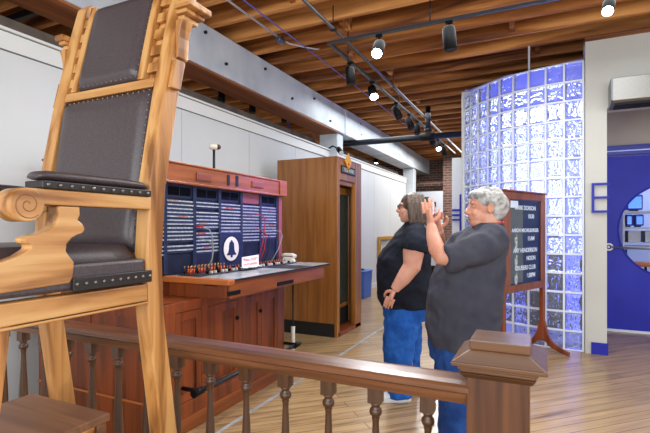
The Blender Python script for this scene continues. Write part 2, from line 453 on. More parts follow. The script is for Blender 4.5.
# room behind the glass blocks
struct('wall_glass_room', MB().box(-1.22, 9.2, 0, .62, 9.26, 3.4), 'roomblue')
struct('ceiling_glass_room', MB().prism([(-.90, 6.62), (-.4, 6.2), (.62, 5.9), (.62, 9.19), (-1.2, 9.19)], 'z', 3.27, 3.3), 'roomblue')
struct('wall_glass_room_left', MB().prism([(-.95, 6.58), (-.91, 6.60), (-1.19, 9.195), (-1.24, 9.195)], 'z', 0, 3.3), 'roomblue')
struct('floor_glass_room', MB().box(-.9, 5.95, .001, .62, 9.2, .006), 'roomwhite')
struct('wall_glass_room_side', MB().box(.625, 5.83, 0, .64, 9.9, 3.0), 'roomblue')
# glazed blue door with round window
DY = 6.95
door = MB()
cx, cz, cr = 1.526, 1.32, .595
x0, x1, z0, z1 = .70, 2.25, .03, 2.28
N = 48; outer = []; inner = []
for k in range(N):
    t = 2 * math.pi * k / N; c, s_ = math.cos(t), math.sin(t)
    q = min(((x1 - cx) / c) if c > 1e-6 else ((x0 - cx) / c if c < -1e-6 else 1e9), ((z1 - cz) / s_) if s_ > 1e-6 else ((z0 - cz) / s_ if s_ < -1e-6 else 1e9))
    outer.append((cx + c * q, cz + s_ * q)); inner.append((cx + cr * c, cz + cr * s_))
for (cxn, czn) in ((x0, z0), (x1, z0), (x1, z1), (x0, z1)):
    k = min(range(N), key=lambda i: (outer[i][0] - cxn) ** 2 + (outer[i][1] - czn) ** 2); outer[k] = (cxn, czn)
vs = []; fs = []
for (P2, yy) in ((outer, DY), (inner, DY), (outer, DY + .05), (inner, DY + .05)):
    vs += [(p[0], yy, p[1]) for p in P2]
for k in range(N):
    k2 = (k + 1) % N
    fs += [(k, k2, N + k2, N + k), (2 * N + k, 3 * N + k, 3 * N + k2, 2 * N + k2), (N + k, N + k2, 3 * N + k2, 3 * N + k), (k, 2 * N + k, 2 * N + k2, k2)]
door.add(vs, fs)
dr = struct('door_1', door, 'blue')
ringp = [(cx + (cr + .005) * math.cos(t * math.pi / 24), DY - .005, cz + (cr + .005) * math.sin(t * math.pi / 24)) for t in range(49)]
MB().tube(ringp, .010, 6, False).build('window_rim', 'blue', dr)
MB().tube([(cx, DY + .02, cz), (cx, DY + .026, cz)], cr, 48).build('door_glass', 'clear', dr)
pa = onY(609, 247, DY - .06); pb = onY(650, 255, DY - .06)
MB().tube([(pa.x + .03, DY - .06, pa.z), (2.1, DY - .06, pa.z - .05)], .013, 10).build('push_bar', 'steel', dr)
h_ = MB(); h_.tube([(pa.x + .04 * math.cos(t * math.pi / 8), DY - .05, pa.z + .04 * math.sin(t * math.pi / 8)) for t in range(17)], .012, 8, False); h_.tube([(pa.x, DY - .045, pa.z), (pa.x, DY, pa.z)], .014, 8)
h_.build('bar_mount', 'cream', dr)
struct('trim_9', MB().box(.6, 6.9, 2.36, 2.6, 6.95, 2.42).box(.6, 6.92, 2.30, 2.6, 6.95, 2.345).box(.6, 6.945, 2.28, 2.6, 6.95, 2.30), 'bluedk', .004)
struct('trim_10', MB().box(.6, 6.93, 0, 2.6, 7.0, .03), 'panelwhite')
struct('wall_beside_door', MB().box(2.3, 6.96, 0, 6.9, 7.02, 2.3), 'wallgrey')
# office seen through the round window
struct('wall_office', MB().box(.7, 9.9, 0, 6.9, 10, 3.4), 'roomwhite')

# stainless air curtain over the opening
t = thing('air_curtain', (1.2, 5.58, 2.62), 'long brushed steel air curtain unit mounted over the doorway opening', 'air curtain')
MB().prism([(5.585, 2.59), (5.585, 2.84), (5.42, 2.875), (5.34, 2.86), (5.34, 2.635), (5.36, 2.615)], 'x', .665, 1.95).build('housing', 'steel', t, .004)
MB().prism([(5.58, 2.595), (5.58, 2.835), (5.42, 2.87), (5.345, 2.855), (5.345, 2.64), (5.365, 2.62)], 'x', .655, .664).build('end_cap', 'conduit', t)
MB().prism([(5.40, 2.600), (5.40, 2.612), (5.55, 2.592), (5.55, 2.583)], 'x', .69, 1.92).build('air_grille', 'blackmatte', t)

# blue bar ornaments
t = thing('wall_bracket', (.5, 5.56, 1.4), 'blue square tube ornament shaped like an E on the grey pier', 'wall ornament')
za = [onY(600, q, 5.57).z for q in (184, 197.5, 211.5)]
xa = onY(593, 200, 5.57).x
MB().box(xa - .012, 5.56, za[2] - .012, xa + .012, 5.585, za[0] + .012).build('upright', 'blue', t)
for z in za: MB().box(xa + .013, 5.562, z - .012, .66, 5.584, z + .012).build('cross_bar', 'blue', t)
t = thing('wall_bracket', (-1.6, 9.9, 1.3), 'tall blue bar ornament with three short bars on the far white wall', 'wall ornament')
xb = onY(460, 200, 9.9).x; xc = onY(451.5, 200, 9.9).x
MB().box(xb - .02, 9.96, onY(462, 236, 9.9).z, xb + .02, 9.99, onY(462, 194, 9.9).z).build('upright', 'blue', t)
for q in (210, 215, 219.7):
    z = onY(456, q, 9.9).z; MB().box(xc, 9.965, z - .02, xb - .021, 9.99, z + .02).build('cross_bar', 'blue', t)

# floor strip
tag(MB().box(-1.925, 1.6, .0005, -1.90, 9.5, .006).build('cable_cover', 'sheet'), 'thin silver metal strip laid along the plank floor beside the switchboard', 'floor strip')

# =====================================================  CHAIR
CX0, CX1 = -1.85, -1.22       # outer faces
back = [(0, 1.39, 1.32), (.586, 1.28, 1.205), (1.05, 1.212, 1.14), (1.25, 1.205, 1.135), (1.5, 1.222, 1.15), (1.83, 1.283, 1.212), (2.17, 1.362, 1.290), (2.31, 1.398, 1.328)]
def by(z, i=2):
    for a, b in zip(back, back[1:]):
        if a[0] <= z <= b[0]: return a[i] + (b[i] - a[i]) * (z - a[0]) / (b[0] - a[0])
    return back[-1][i]
ch_ = thing('high_chair', ((CX0 + CX1) / 2, .9, 0), 'tall carved light wood throne-like high chair with dark brown leather cushions', 'chair')
poly = [(b[1], b[0]) for b in back] + [(1.39, 2.335), (1.35, 2.335)] + [(b[2], b[0]) for b in reversed(back)]
for (a, b) in ((CX1 - .063, CX1), (CX0, CX0 + .063)):
    MB().prism(poly, 'x', a, b).build('back_post', 'chairwood', ch_, .006)
fl = [(.70, 1.155), (.63, 1.155), (.60, .9), (.55, .6), (.44, 0), (.51, 0), (.62, .6), (.672, .9)]
for (a, b) in ((CX1 - .063, CX1), (CX0, CX0 + .063)):
    MB().prism(fl, 'x', a, b).build('front_leg', 'chairwood', ch_, .005)
for (a, b) in ((CX1 - .05, CX1 + .004), (CX0 - .004, CX0 + .05)):
    MB().prism([(.60, 1.100), (1.134, 1.100), (1.134, 1.158), (.60, 1.158)], 'x', a, b).build('seat_rail', 'chairwood_y', ch_, .004)
    MB().prism([(.60, 1.09), (1.134, 1.09), (1.134, 1.0975), (.60, 1.0975)], 'x', a - .004, b + .004).build('rail_bead', 'chairwood_y', ch_, .003)
MB().box(CX0, .59, 1.098, CX1, .64, 1.166).build('front_rail', 'chairwood_x', ch_, .004)
MB().box(CX0 + .06, 1.15, 1.098, CX1 - .06, 1.19, 1.166).build('rear_rail', 'chairwood_x', ch_, .004)
def nails(pts, nrm, r, par):
    first = None
    for p in pts:
        q = Vector(p) + Vector(nrm) * .001
        if first is None: first = MB().ell(q, (r, r, r), 8, 5).build('nail', 'nail', par); q0 = q
        else:
            c = first.copy(); COL.objects.link(c); c.parent = par; c.location = first.location + (q - q0)
def pillow(cx, cy, cz, ux, vy, hx, hy, th, nx=20, ny=20, edge=.18):
    """bulged cushion: ux, vy unit axes, thickness along their cross"""
    ux = Vector(ux); vy = Vector(vy); n = ux.cross(vy).normalized(); c = Vector((cx, cy, cz)); vs = []; fs = []
    for side in (1, -1):
        for j in range(ny + 1):
            for i in range(nx + 1):
                u, v = i / nx * 2 - 1, j / ny * 2 - 1
                e = min(1, (1 - abs(u)) / edge) ; f = min(1, (1 - abs(v)) / edge)
                e = math.sin(e * math.pi / 2); f = math.sin(f * math.pi / 2)
                wr = .0035 * noise.noise(Vector((u * 3, v * 22, 1))) * (1 - abs(f - .5) * 2) if side == 1 else 0
                h = th * (.25 + .75 * (e * f) ** .6) if side == 1 else -th * .1
                vs.append(c + ux * hx * u + vy * hy * v + n * (h + wr))
    m = (nx + 1) * (ny + 1)
    for j in range(ny):
        for i in range(nx):
            a = j * (nx + 1) + i; fs.append((a, a + 1, a + nx + 2, a + nx + 1)); fs.append((m + a, m + a + nx + 1, m + a + nx + 2, m + a + 1))
    for i in range(nx):
        fs.append((i, m + i, m + i + 1, i + 1)); a = ny * (nx + 1) + i; fs.append((a, a + 1, m + a + 1, m + a))
    for j in range(ny):
        a = j * (nx + 1); fs.append((a, a + nx + 1, m + a + nx + 1, m + a)); a += nx; fs.append((a, m + a, m + a + nx + 1, a + nx + 1))
    return MB().add(vs, fs, True)
bx0, bx1 = CX0 + .064, CX1 - .064
# lower back cushion (on a thin back panel)
def backslab(xa, xb, za, zb, off0, off1, n=8):
    mb = MB(); zs = [za + (zb - za) * i / n for i in range(n + 1)]
    mb.prism([(by(z) + off0, z) for z in zs] + [(by(z) + off1, z) for z in reversed(zs)], 'x', xa, xb); return mb
backslab(bx0, bx1, 1.24, 1.87, .022, .045).build('back_panel', 'chairwood', ch_)
backslab(bx0, bx1, 1.871, 1.908, .0, .045, 2).build('cross_rail', 'chairwood_x', ch_, .004)
def backcushion(name, xa, xb, za, zb, th):
    z_m = (za + zb) / 2; v = Vector((0, by(zb) - by(za), zb - za)).normalized(); u = Vector((1, 0, 0))
    o = pillow((xa + xb) / 2, (by(za) + by(zb)) / 2 + .018, z_m, u, v, (xb - xa) / 2, Vector((0, by(zb) - by(za), zb - za)).length / 2, th)
    c = o.build(name, 'leather', ch_)
    e = .010; nv = u.cross(v); pts = []
    def P(x, z): return Vector((x, by(za) + (by(zb) - by(za)) * (z - za) / (zb - za) + .018, z)) + nv * th * .45
    nx = int((xb - xa) / .028); nz = int((zb - za) / .028)
    for i in range(nx + 1): pts += ([P(xa + e + (xb - xa - 2 * e) * i / nx, za + e)] if za > 1.5 else []) + [P(xa + e + (xb - xa - 2 * e) * i / nx, zb - e)]
    for i in range(1, nz): pts += [P(xa + e, za + (zb - za) * i / nz), P(xb - e, za + (zb - za) * i / nz)]
    nails(pts, nv, .0042, c)
backcushion('lower_back_cushion', bx0 + .004, bx1 - .004, 1.265, 1.866, .036)
ux0, ux1 = -1.715, -1.375
backcushion('upper_back_cushion', ux0, ux1, 1.913, 2.285, .036)
backslab(bx0 + .001, bx1 - .001, 1.909, 2.28, .026, .04).build('upper_back_panel', 'chairwood', ch_)
for (a, b) in ((ux0 - .034, ux0 - .003), (ux1 + .003, ux1 + .034)):
    backslab(a, b, 1.909, 2.30, -.006, .0255).build('stile', 'chairwood', ch_, .004)
for (a, b) in ((bx0, ux0 - .035), (ux1 + .035, bx1)):
    for z in (1.935, 2.005, 2.075, 2.145, 2.215):
        backslab(a, b, z, z + .04, .006, .0255, 2).build('spacer_block', 'chairwood', ch_, .004)
# crown brackets on the outside of both posts
for sgn, X in ((1, CX1), (-1, CX0)):
    def B(y0, z0, y1, z1, w): return MB().box(X, y0, z0, X + sgn * w, y1, z1)
    br = MB()
    for (z0, z1, w, gg) in ((2.125, 2.143, .03, 0), (2.145, 2.160, .052 if sgn == 1 else .04, .012), (2.162, 2.186, .078 if sgn == 1 else .052, .022)):
        br.box(X, by(2.15) - .005 - gg, z0, X + sgn * w, by(2.15, 1) + gg, z1)
    br.build('crown_molding', 'chairwood_x', ch_, .004)
    prof = [(X, 1.98), (X + sgn * .010, 1.985), (X + sgn * .014, 2.02), (X + sgn * .015, 2.06), (X + sgn * .022, 2.09), (X + sgn * .036, 2.123), (X, 2.123)]
    MB().prism(prof, 'y', by(2.05) + .006, by(2.05, 1) - .01).build('corbel', 'chairwood', ch_, .003)
    lo = MB().prism([(by(z) + .008, z) for z in (1.86, 1.97)] + [(by(z, 1) - .012, z) for z in (1.97, 1.86)], 'x', X, X + sgn * .018)
    lo.build('corbel_drop', 'chairwood', ch_, .004)
# arms with carved scrolls
for sgn, a, b in ((1, CX1 - .068, CX1 + .004), (-1, CX0 - .004, CX0 + .068)):
    ar = MB().prism([(.733, 1.414), (1.15, 1.414), (1.15, 1.457), (.733, 1.457)], 'x', a, b)
    arm = ar.build('arm', 'chairwood_y', ch_, .004)
    C0 = (.732, 1.412); R0 = .045
    MB().prism([(C0[0] + R0 * math.cos(q * math.pi / 16), C0[1] + R0 * math.sin(q * math.pi / 16)) for q in range(32)], 'x', a - .002, b + .002, True).build('scroll', 'chairwood_y', arm, .004)
    xf = b + .002 if sgn == 1 else a - .002
    sp = []
    for q in range(40):
        th = q / 39 * 3.6 * math.pi; rr = .005 + .033 * q / 39
        sp.append((xf, C0[0] + rr * math.cos(th + .5), C0[1] + rr * math.sin(th + .5)))
    MB().tube(sp, .0014, 5).build('carved_spiral', 'chairgroove', arm)
    band = MB().box(a - .002 if sgn == 1 else a - .006, .768, 1.458, b + .006 if sgn == 1 else b + .002, 1.145, 1.480)
    bd = band.build('arm_band', 'leatherdk', ch_, .003)
    xn = b + .007 if sgn == 1 else a - .007
    nails([(xn, .782 + .0345 * q, 1.469) for q in range(11)], (sgn, 0, 0), .0052, bd)
    pad = MB()
    zs = [.765, .775, .80, .9, 1.05, 1.12, 1.142]; rz = [.004, .012, .015, .016, .016, .014, .006]
    pad.tube([((a + b) / 2, yy, 1.487 + rz[i] * .6) for i, yy in enumerate(zs)], [((b - a) / 2 + .002 if i not in (0, 6) else .024, rz[i]) for i in range(7)], 18)
    pad.build('arm_pad', 'leather', ch_)
# carved arm supports, traced in the plane of the chair's side
outl = [(58, 206), (80, 207), (80, 215), (78, 220), (83, 224), (85, 229), (83, 233), (77, 235), (72, 238), (67, 244), (66, 251), (70, 257), (74, 262), (74, 270), (73, 277), (70, 283), (0, 294), (-9, 290), (-9, 262), (4, 262), (20, 256), (31, 249), (31, 245), (25, 243), (24, 239), (29, 236), (40, 234), (49, 230), (56, 224), (59, 214)]
SP = [(v.y, v.z) for v in (onX(a, b, CX1) for a, b in outl)]
SP = [(y_, min(1.4135, max(1.159, z_))) for y_, z_ in SP]
for a, b in ((CX1 - .045, CX1 + .001), (CX0 - .001, CX0 + .045)):
    MB().prism(SP, 'x', a, b).build('arm_support', 'chairwood_y', ch_, .004)
# seat
sb = MB().box(CX0 + .06, .63, 1.166, CX1 - .055, 1.13, 1.222)
sb.build('seat_base', 'chairwood_x', ch_)
sc_ = pillow((CX0 + CX1) / 2, .885, 1.235, (1, 0, 0), (0, 1, 0), (CX1 - CX0) / 2 - .052, .245, .062, edge=.10).build('seat_cushion', 'leather', ch_)
for sgn, xa, xb in ((1, CX1 - .0025, CX1 + .006), (-1, CX0 - .006, CX0 + .0025)):
    bd = MB().box(xa, .86, 1.164, xb, 1.152, 1.205).build('seat_band', 'leatherdk', ch_, .003)
    nails([(xb if sgn == 1 else xa, 1.14 - .03 * q, 1.186) for q in range(10)], (sgn, 0, 0), .0052, bd)
MB().box(CX1 - .054, .64, 1.168, CX1 - .006, 1.134, 1.245).build('side_panel', 'leather', ch_, .01)
# footrest between the legs
fr = MB().box(-1.70, .50, .712, -1.285, 1.04, .737).build('footrest', 'darkboard', ch_, .003)
MB().box(-1.69, .52, .60, -1.30, .995, .711).build('footrest_box', 'chairwood_x', fr, .003)
MB().box(-1.695, .997, .58, -1.29, 1.03, .711).build('footrest_back', 'darkboard', fr, .003)
for (a, b) in ((CX1 - .055, CX1 - .005), (CX0 + .005, CX0 + .055)):
    MB().prism([(.60, .56), (1.225, .56), (1.215, .60), (.60, .60)], 'x', a, b).build('stretcher', 'chairwood_y', ch_, .004)
MB().box(CX0 + .05, .9, .555, CX1 - .05, .95, .598).build('stretcher', 'chairwood_x', ch_, .004)

# =====================================================  BALUSTRADE
bal = thing('balustrade', (-1.2, 1.49, 0), 'dark turned wood balustrade with square newel post crossing the foreground', 'railing')
NX0, NX1 = -.215, -.015   # newel shaft
rp = [(1.425, .845), (1.425, .86), (1.432, .868), (1.46, .872), (1.52, .872), (1.548, .868), (1.555, .86), (1.555, .845), (1.54, .835), (1.532, .812), (1.525, .80), (1.455, .80), (1.448, .812), (1.44, .835)]
MB().prism(rp, 'x', -3.3, NX0 + .02).build('handrail', 'railwood', bal)
MB().box(-3.3, 1.455, .07, NX0 + .02, 1.525, .12).build('bottom_rail', 'railwood', bal, .006)
bmesh_ = None; b0 = None
def baluster_mb(x):
    mb = MB(); yb = 1.49; h = .0225
    mb.box(x - h, yb - h, .745, x + h, yb + h, .7995)
    mb.lathe([(.0225, .744), (.016, .735), (.0135, .728), (.020, .722), (.0225, .712), (.020, .702), (.0125, .696), (.0145, .690), (.0125, .684), (.0115, .67), (.014, .60), (.019, .50), (.023, .40), (.024, .34), (.020, .30), (.014, .285), (.021, .27), (.0225, .25)], (x, yb, 0), 16)
    mb.box(x - h, yb - h, .12, x + h, yb + h, .25)
    return mb
first = None
k = 0; x = -.3335
while x > -3.25:
    if first is None:
        first = baluster_mb(x).build('baluster', 'balwood', bal); fx = x
    else:
        c = first.copy(); COL.objects.link(c); c.location.x = first.location.x + (x - fx)
        c.parent = bal
    x -= .1815
nw = MB().box(NX0 + .012, 1.43, 0, NX1 - .012, 1.58, .905).build('newel_post', 'newelwood', bal, .004)
mb = MB()
def frus(mb, x0, x1, y0, y1, z0, g, z1):
    vs = [(x0, y0, z0), (x1, y0, z0), (x1, y1, z0), (x0, y1, z0), (x0 + g, y0 + g, z1), (x1 - g, y0 + g, z1), (x1 - g, y1 - g, z1), (x0 + g, y1 - g, z1)]
    mb.add(vs, [(3, 2, 1, 0), (4, 5, 6, 7), (0, 1, 5, 4), (1, 2, 6, 5), (2, 3, 7, 6), (3, 0, 4, 7)])
mx0, mx1, my0, my1 = NX0 - .018, NX1 + .018, 1.40, 1.61
frus(mb, NX0 + .004, NX1 - .004, 1.422, 1.588, .895, -.012, .912)
mb.box(NX0 - .004, 1.414, .912, NX1 + .004, 1.596, .922)
mb.box(NX0 - .012, 1.406, .922, NX1 + .012, 1.604, .94)
mb.build('newel_moulding', 'newelcap', nw, .003)
mb = MB().box(NX0 - .025, 1.372, .94, NX1 + .035, 1.638, .952)
frus(mb, NX0 - .025, NX1 + .035, 1.372, 1.638, .952, .048, .982)
mb.build('newel_cap', 'newelcap', nw, .0025)
MB().box(NX0 + .022, 1.425, .981, NX1 - .008, 1.588, 1.009).build('newel_block', 'newelcap', nw, .003)

# =====================================================  SWITCHBOARD
SX = -2.42   # panel plane
sw = thing('switchboard', (-2.6, 3.0, 0), 'old wooden telephone switchboard with navy jack panels and a bell emblem', 'switchboard')
YL, YR = 2.107, 3.93
# carcass
MB().box(-3.1, 2.0, .87, SX - .03, 2.06, 1.70).build('side_panel', 'board_wood', sw, .004)
MB().box(-3.1, 3.95, .0, SX - .03, 4.01, 1.70).build('side_panel', 'board_wood', sw, .004)
MB().box(-3.12, 2.0, .87, -3.08, 4.0, 1.70).build('back_panel', 'board_wood', sw)
MB().box(-3.08, 2.06, .98, SX - .012, 3.95, 1.69).build('panel_backing', 'swblue', sw)
cn = MB().box(-3.12, 1.98, 1.69, SX + .055, 3.885, 1.815).box(-3.12, 1.97, 1.815, SX + .065, 4.03, 1.83)
cor = cn.build('cornice', 'board_wood_y', sw, .004)
MB().box(-3.12, 3.887, 1.675, SX + .07, 4.02, 1.814).build('cornice_end_block', 'board_wood_y', cor, .005)
MB().box(SX - .01, 1.98, 1.672, SX + .065, 3.885, 1.6895).build('cornice_bead', 'board_wood_y', cor, .004)
# plates and posts on the cornice
def cpl(pxa, pya, pxb, pyb, name, mat, th):
    a = onX(pxa, pya, SX + .056); b = onX(pxb, pyb, SX + .056)
    return MB().box(SX + .0555, a.y, min(a.z, b.z), SX + .0555 + th, b.y, max(a.z, b.z)).build(name, mat, cor, .002)
p_ = cpl(196, 172.5, 211, 182, 'nameplate', 'board_wood_y', .012)
p2 = cpl(251.5, 181, 263, 188.5, 'nameplate', 'board_wood_y', .012)
cpl(227, 174.5, 229.3, 185.5, 'hook_plate', 'pipe', .008)
cpl(235.7, 175.5, 238, 186.5, 'hook_plate', 'pipe', .008)
for pl in (p_, p2):
    for q in range(3):
        w = world(pl); ys = [v.co.y for v in pl.data.vertices]; zs = [v.co.z for v in pl.data.vertices]
        a_, b_ = min(ys) + w.y, max(ys) + w.y; z_, Z_ = min(zs) + w.z, max(zs) + w.z
        MB().box(SX + .068, a_ + .01, z_ + (Z_ - z_) * (.2 + .25 * q), SX + .070, b_ - .01, z_ + (Z_ - z_) * (.32 + .25 * q)).build('carved_line', 'pinkpanel', pl)
# uprights and bays
bw = .303
for i in range(7):
    y = YL + i * bw
    MB().box(SX - .012, y - .016, 1.02, SX + .012, y + .016, 1.672).build('upright', 'swblue2', sw, .003)
MB().box(SX - .03, 3.945, .99, SX + .02, 4.0, 1.672).build('end_stile', 'pinkpanel', sw, .003)
for i in range(6):
    ya, yb = YL + i * bw + .017, YL + (i + 1) * bw - .017
    if i == 4:
        MB().box(SX - .012, ya, 1.575, SX + .002, yb, 1.668).build('blank_panel', 'pinkpanel', sw, .002)
    else:
        wf = MB().box(SX - .012, ya, 1.575, SX - .004, yb, 1.668).build('lamp_frame', 'swblue2', sw)
        hm = (ya + yb) / 2
        MB().box(SX - .004, ya + .02, 1.592, SX - .001, hm - .006, 1.656).build('lamp_window', 'dark', wf)
        MB().box(SX - .004, hm + .006, 1.592, SX - .001, yb - .02, 1.656).build('lamp_window', 'dark', wf)
    rr = random.Random(i + 3)
    z = 1.556; k = 0
    zmin = {0: 1.16, 1: 1.16, 2: 1.16, 3: 1.30, 4: 1.24, 5: 1.26}[i]
    ms = MB(); mr = MB(); mj = MB(); mh = MB()
    while z > zmin:
        gap = rr.random()
        tgt = mr if rr.random() < (.22 if i in (1, 2, 3) else .12) else ms
        x1 = SX + .004 + rr.uniform(0, .006)
        if tgt is mr:
            s0 = rr.uniform(0, .5) * (yb - ya); MB().box(SX - .012, ya + s0, z - .013, x1 + .002, ya + s0 + .35 * (yb - ya), z).build('red_marker', 'stripr', sw)
        ms.box(SX - .012, ya, z - .011, x1, yb, z - .001)
        mj.box(SX - .012, ya, z - .026, SX, yb, z - .0125)
        z -= .0285 if gap < .86 else .05; k += 1
    ms.build('designation_strip', 'stripw', sw); mj.build('jack_row', 'stripb', sw); 
    MB().box(SX - .014, ya, 1.02, SX - .002, yb, zmin - .01).build('lower_panel', 'swblue', sw)
# bell emblem board
bs = MB().box(SX + .013, 3.00, 1.022, SX + .022, 3.30, 1.315).build('emblem_board', 'swblue2', sw, .003)
def disc(cy, cz, r, x, th, n=40): return MB().prism([(cy + r * math.cos(2 * math.pi * q / n), cz + r * math.sin(2 * math.pi * q / n)) for q in range(n)], 'x', x, x + th)
BC = (3.150, 1.172)
disc(BC[0], BC[1], .120, SX + .0222, .002).build('emblem_ring', 'swblue', bs)
disc(BC[0], BC[1], .104, SX + .0243, .002).build('emblem_disc', 'cream', bs)
bell = [(-.006, .074), (.006, .074), (.009, .064), (.028, .052), (.034, .03), (.037, -.005), (.046, -.03), (.062, -.044), (.062, -.054), (-.062, -.054), (-.062, -.044), (-.046, -.03), (-.037, -.005), (-.034, .03), (-.028, .052), (-.009, .064)]
MB().prism([(BC[0] + a, BC[1] + b) for a, b in bell], 'x', SX + .0264, SX + .029).build('bell', 'swblue2', bs)
MB().prism([(BC[0] + .014 * math.cos(q / 12 * math.pi * 2), BC[1] - .064 + .012 * math.sin(q / 12 * math.pi * 2)) for q in range(12)], 'x', SX + .0264, SX + .029).build('bell_clapper', 'swblue2', bs)
# counter (key shelf)
CZ = 1.0
MB().prism([(SX - .02, 2.47), (-1.865, 2.47), (-1.865, 3.99), (-1.9, 4.035), (SX - .02, 4.035)], 'z', CZ - .004, CZ + .003).build('counter_sheet', 'sheet', sw)
MB().prism([(-1.8645, 2.47), (-1.85, 2.47), (-1.85, 4.0), (-1.89, 4.05), (SX - .02, 4.05), (SX - .02, 4.036), (-1.9, 4.036), (-1.8645, 3.99)], 'z', CZ - .009, CZ + .004).build('counter_edge', 'counteredge', sw, .002)
MB().prism([(-2.5, 2.40), (-1.85, 2.40), (-1.845, 2.468), (-2.5, 2.468)], 'z', CZ - .034, CZ + .006).build('counter_ledge', 'ledge', sw, .008)
MB().box(SX - .02, 2.47, CZ - .0195, -1.866, 4.03, CZ - .005).build('counter_core', 'board_wood_y', sw)
MB().box(-1.895, 2.45, .875, -1.87, 3.90, CZ - .021).build('apron', 'board_wood_y', sw, .004)
MB().prism([(-2.41, .80), (-2.2, .83), (-2.0, .872), (-1.896, .876), (-1.896, CZ - .035), (-2.41, CZ - .035)], 'y', 2.44, 2.468).build('end_apron', 'board_wood', sw, .004)
MB().box(-2.1, 3.86, .875, -1.897, 3.90, CZ - .021).build('apron_return', 'board_wood', sw, .004)
MB().box(-2.52, 2.38, .82, -2.412, 2.465, CZ - .035).build('end_post', 'board_wood', sw, .004)
for (a, b, c, d) in ((227.5, 289, 240, 296), (277, 279, 293, 285.5)):
    A = onX(a, b, -1.869); B2 = onX(c, d, -1.869); zc = (A.z + B2.z) / 2 - .003
    MB().box(-1.8695, A.y, zc - .014, -1.862, B2.y, zc + .016).build('drawer_pull', 'black', sw, .003)
A = onY(205, 282, 2.439); B2 = onY(217, 285.5, 2.439)
MB().box(A.x, 2.432, B2.z - .005, B2.x, 2.4395, A.z - .005).build('key_slot', 'black', sw)
# lever strip and dark sections on the counter
mb = MB()
MB().box(-2.30, 3.33, CZ + .0035, -1.87, 3.64, CZ + .006).build('dark_shelf_plate', 'counteredge', sw)
MB().box(-2.385, 2.5, CZ + .0035, -2.17, 3.9, CZ + .012).build('plug_shelf', 'counteredge', sw, .002)
for r_, xx in ((0, -2.345), (1, -2.30)):
    for q in range(36):
        yy = 2.53 + q * .0385 + r_ * .012
        if 3.02 < yy < 3.36 and r_ == 1: continue
        h = .026 if yy > 2.95 else .058
        mat = 'brass'
        pl = MB().tube([(xx, yy, CZ + .012), (xx, yy, CZ + .012 + h * .6)], .0058, 6).build('cord_plug', 'orangecord' if (q * 7 + r_) % 3 else 'black', sw)
        MB().tube([(xx, yy, CZ + .012 + h * .6), (xx, yy, CZ + .012 + h)], .0036, 6).build('plug_tip', 'brass', pl)
for q in range(30):
    yy = 2.62 + q * .044
    MB().box(-2.225, yy, CZ + .012, -2.205, yy + .012, CZ + .030).build('key_lever', 'cream' if q % 3 else 'black', sw)
# cords
def arc(p, q, sag, n=12, dirv=(1, 0, 0)):
    p = Vector(p); q = Vector(q); dv = Vector(dirv); return [p.lerp(q, i / n) + dv * sag * math.sin(math.pi * i / n) for i in range(n + 1)]
def cord(pa, pb, mat, out=.05, X=SX + .02):
    A = onX(pa[0], pa[1], X); B_ = onX(pb[0], pb[1], X + .06)
    pts = [A, A + Vector((.035, .004, 0)), A + Vector((out + .02, .05, -.02))]
    D = Vector((out + .025, .075, -.06)); pts.append(A + D)
    E = Vector((X + .07, B_.y, CZ + .02))
    pts += [(A + D).lerp(E, .5) + Vector((.01, .015, 0)), E]
    MB().tube(pts, .0045, 6).build('patch_cord', mat, sw)
cord((198, 227), (209, 262), 'greycord'); cord((199, 239), (206, 264), 'greycord')
cord((255, 229), (258, 256), 'redcord'); cord((254, 214), (256, 255), 'redcord'); cord((259, 233), (262, 257), 'blackmatte'); cord((272, 230), (270, 258), 'greycord')
MB().tube([onX(196, 226.5, SX + .01), onX(196, 226.5, SX + .01) + Vector((.05, .01, .004)), onX(201, 227, SX + .04) + Vector((.02, 0, 0))], .007, 6).build('cord_end', 'redcord', sw)
# lower cabinet
FX = -2.1
lc = MB().box(-3.15, 2.0, .10, FX - .03, 3.55, .868).build('cabinet_body', 'board_wood', sw)
MB().box(-3.15, 1.985, 0, FX + .0, 3.55, .10).build('plinth', 'board_wood_y', sw, .003)
frm = MB()
for (ya, yb) in ((1.985, 2.19), (2.44, 2.50), (2.86, 2.96), (3.18, 3.22), (3.44, 3.55)):
    frm.box(FX - .029, ya, .10, FX - .006, yb, .868)
frm.box(FX - .029, 1.985, .80, FX - .005, 3.55, .868); frm.box(FX - .029, 1.985, .10, FX - .005, 3.55, .20)
frm.build('face_frame', 'board_wood', sw, .003)
for (ya, yb) in ((2.19, 2.44), (2.50, 2.86), (2.96, 3.18), (3.22, 3.44)):
    d = MB().box(FX - .029, ya + .003, .203, FX - .02, yb - .003, .797)
    s = .05
    d.box(FX - .02, ya + .003, .203, FX - .008, ya + s, .797).box(FX - .02, yb - s, .203, FX - .008, yb - .003, .797)
    d.box(FX - .02, ya + s, .203, FX - .008, yb - s, .26).box(FX - .02, ya + s, .74, FX - .008, yb - s, .797)
    dd = d.build('door', 'board_wood', sw, .003)
    if ya in (2.50, 2.96):
        yk = yb - .03 if ya == 2.96 else yb - .03
        MB().ell((FX + .006, yk, .66), (.014, .016, .016), 12, 8).build('knob', 'black', dd)
# end face panels
ef = MB().box(-3.15, 1.97, 0, FX, 1.984, .30)
ef.box(-3.15, 1.97, .30, -3.05, 1.984, .868).box(-2.68, 1.97, .30, -2.62, 1.984, .868).box(-2.2, 1.97, .30, FX, 1.984, .868).box(-3.05, 1.97, .80, -2.2, 1.984, .868)
ef.build('end_frame', 'board_wood', sw, .003)
MB().box(-3.05, 1.978, .30, -2.2, 1.9845, .80).build('end_panel', 'board_wood', sw)
MB().box(-3.15, 1.965, .285, FX, 1.9695, .297).build('end_bead', 'ledge', sw)
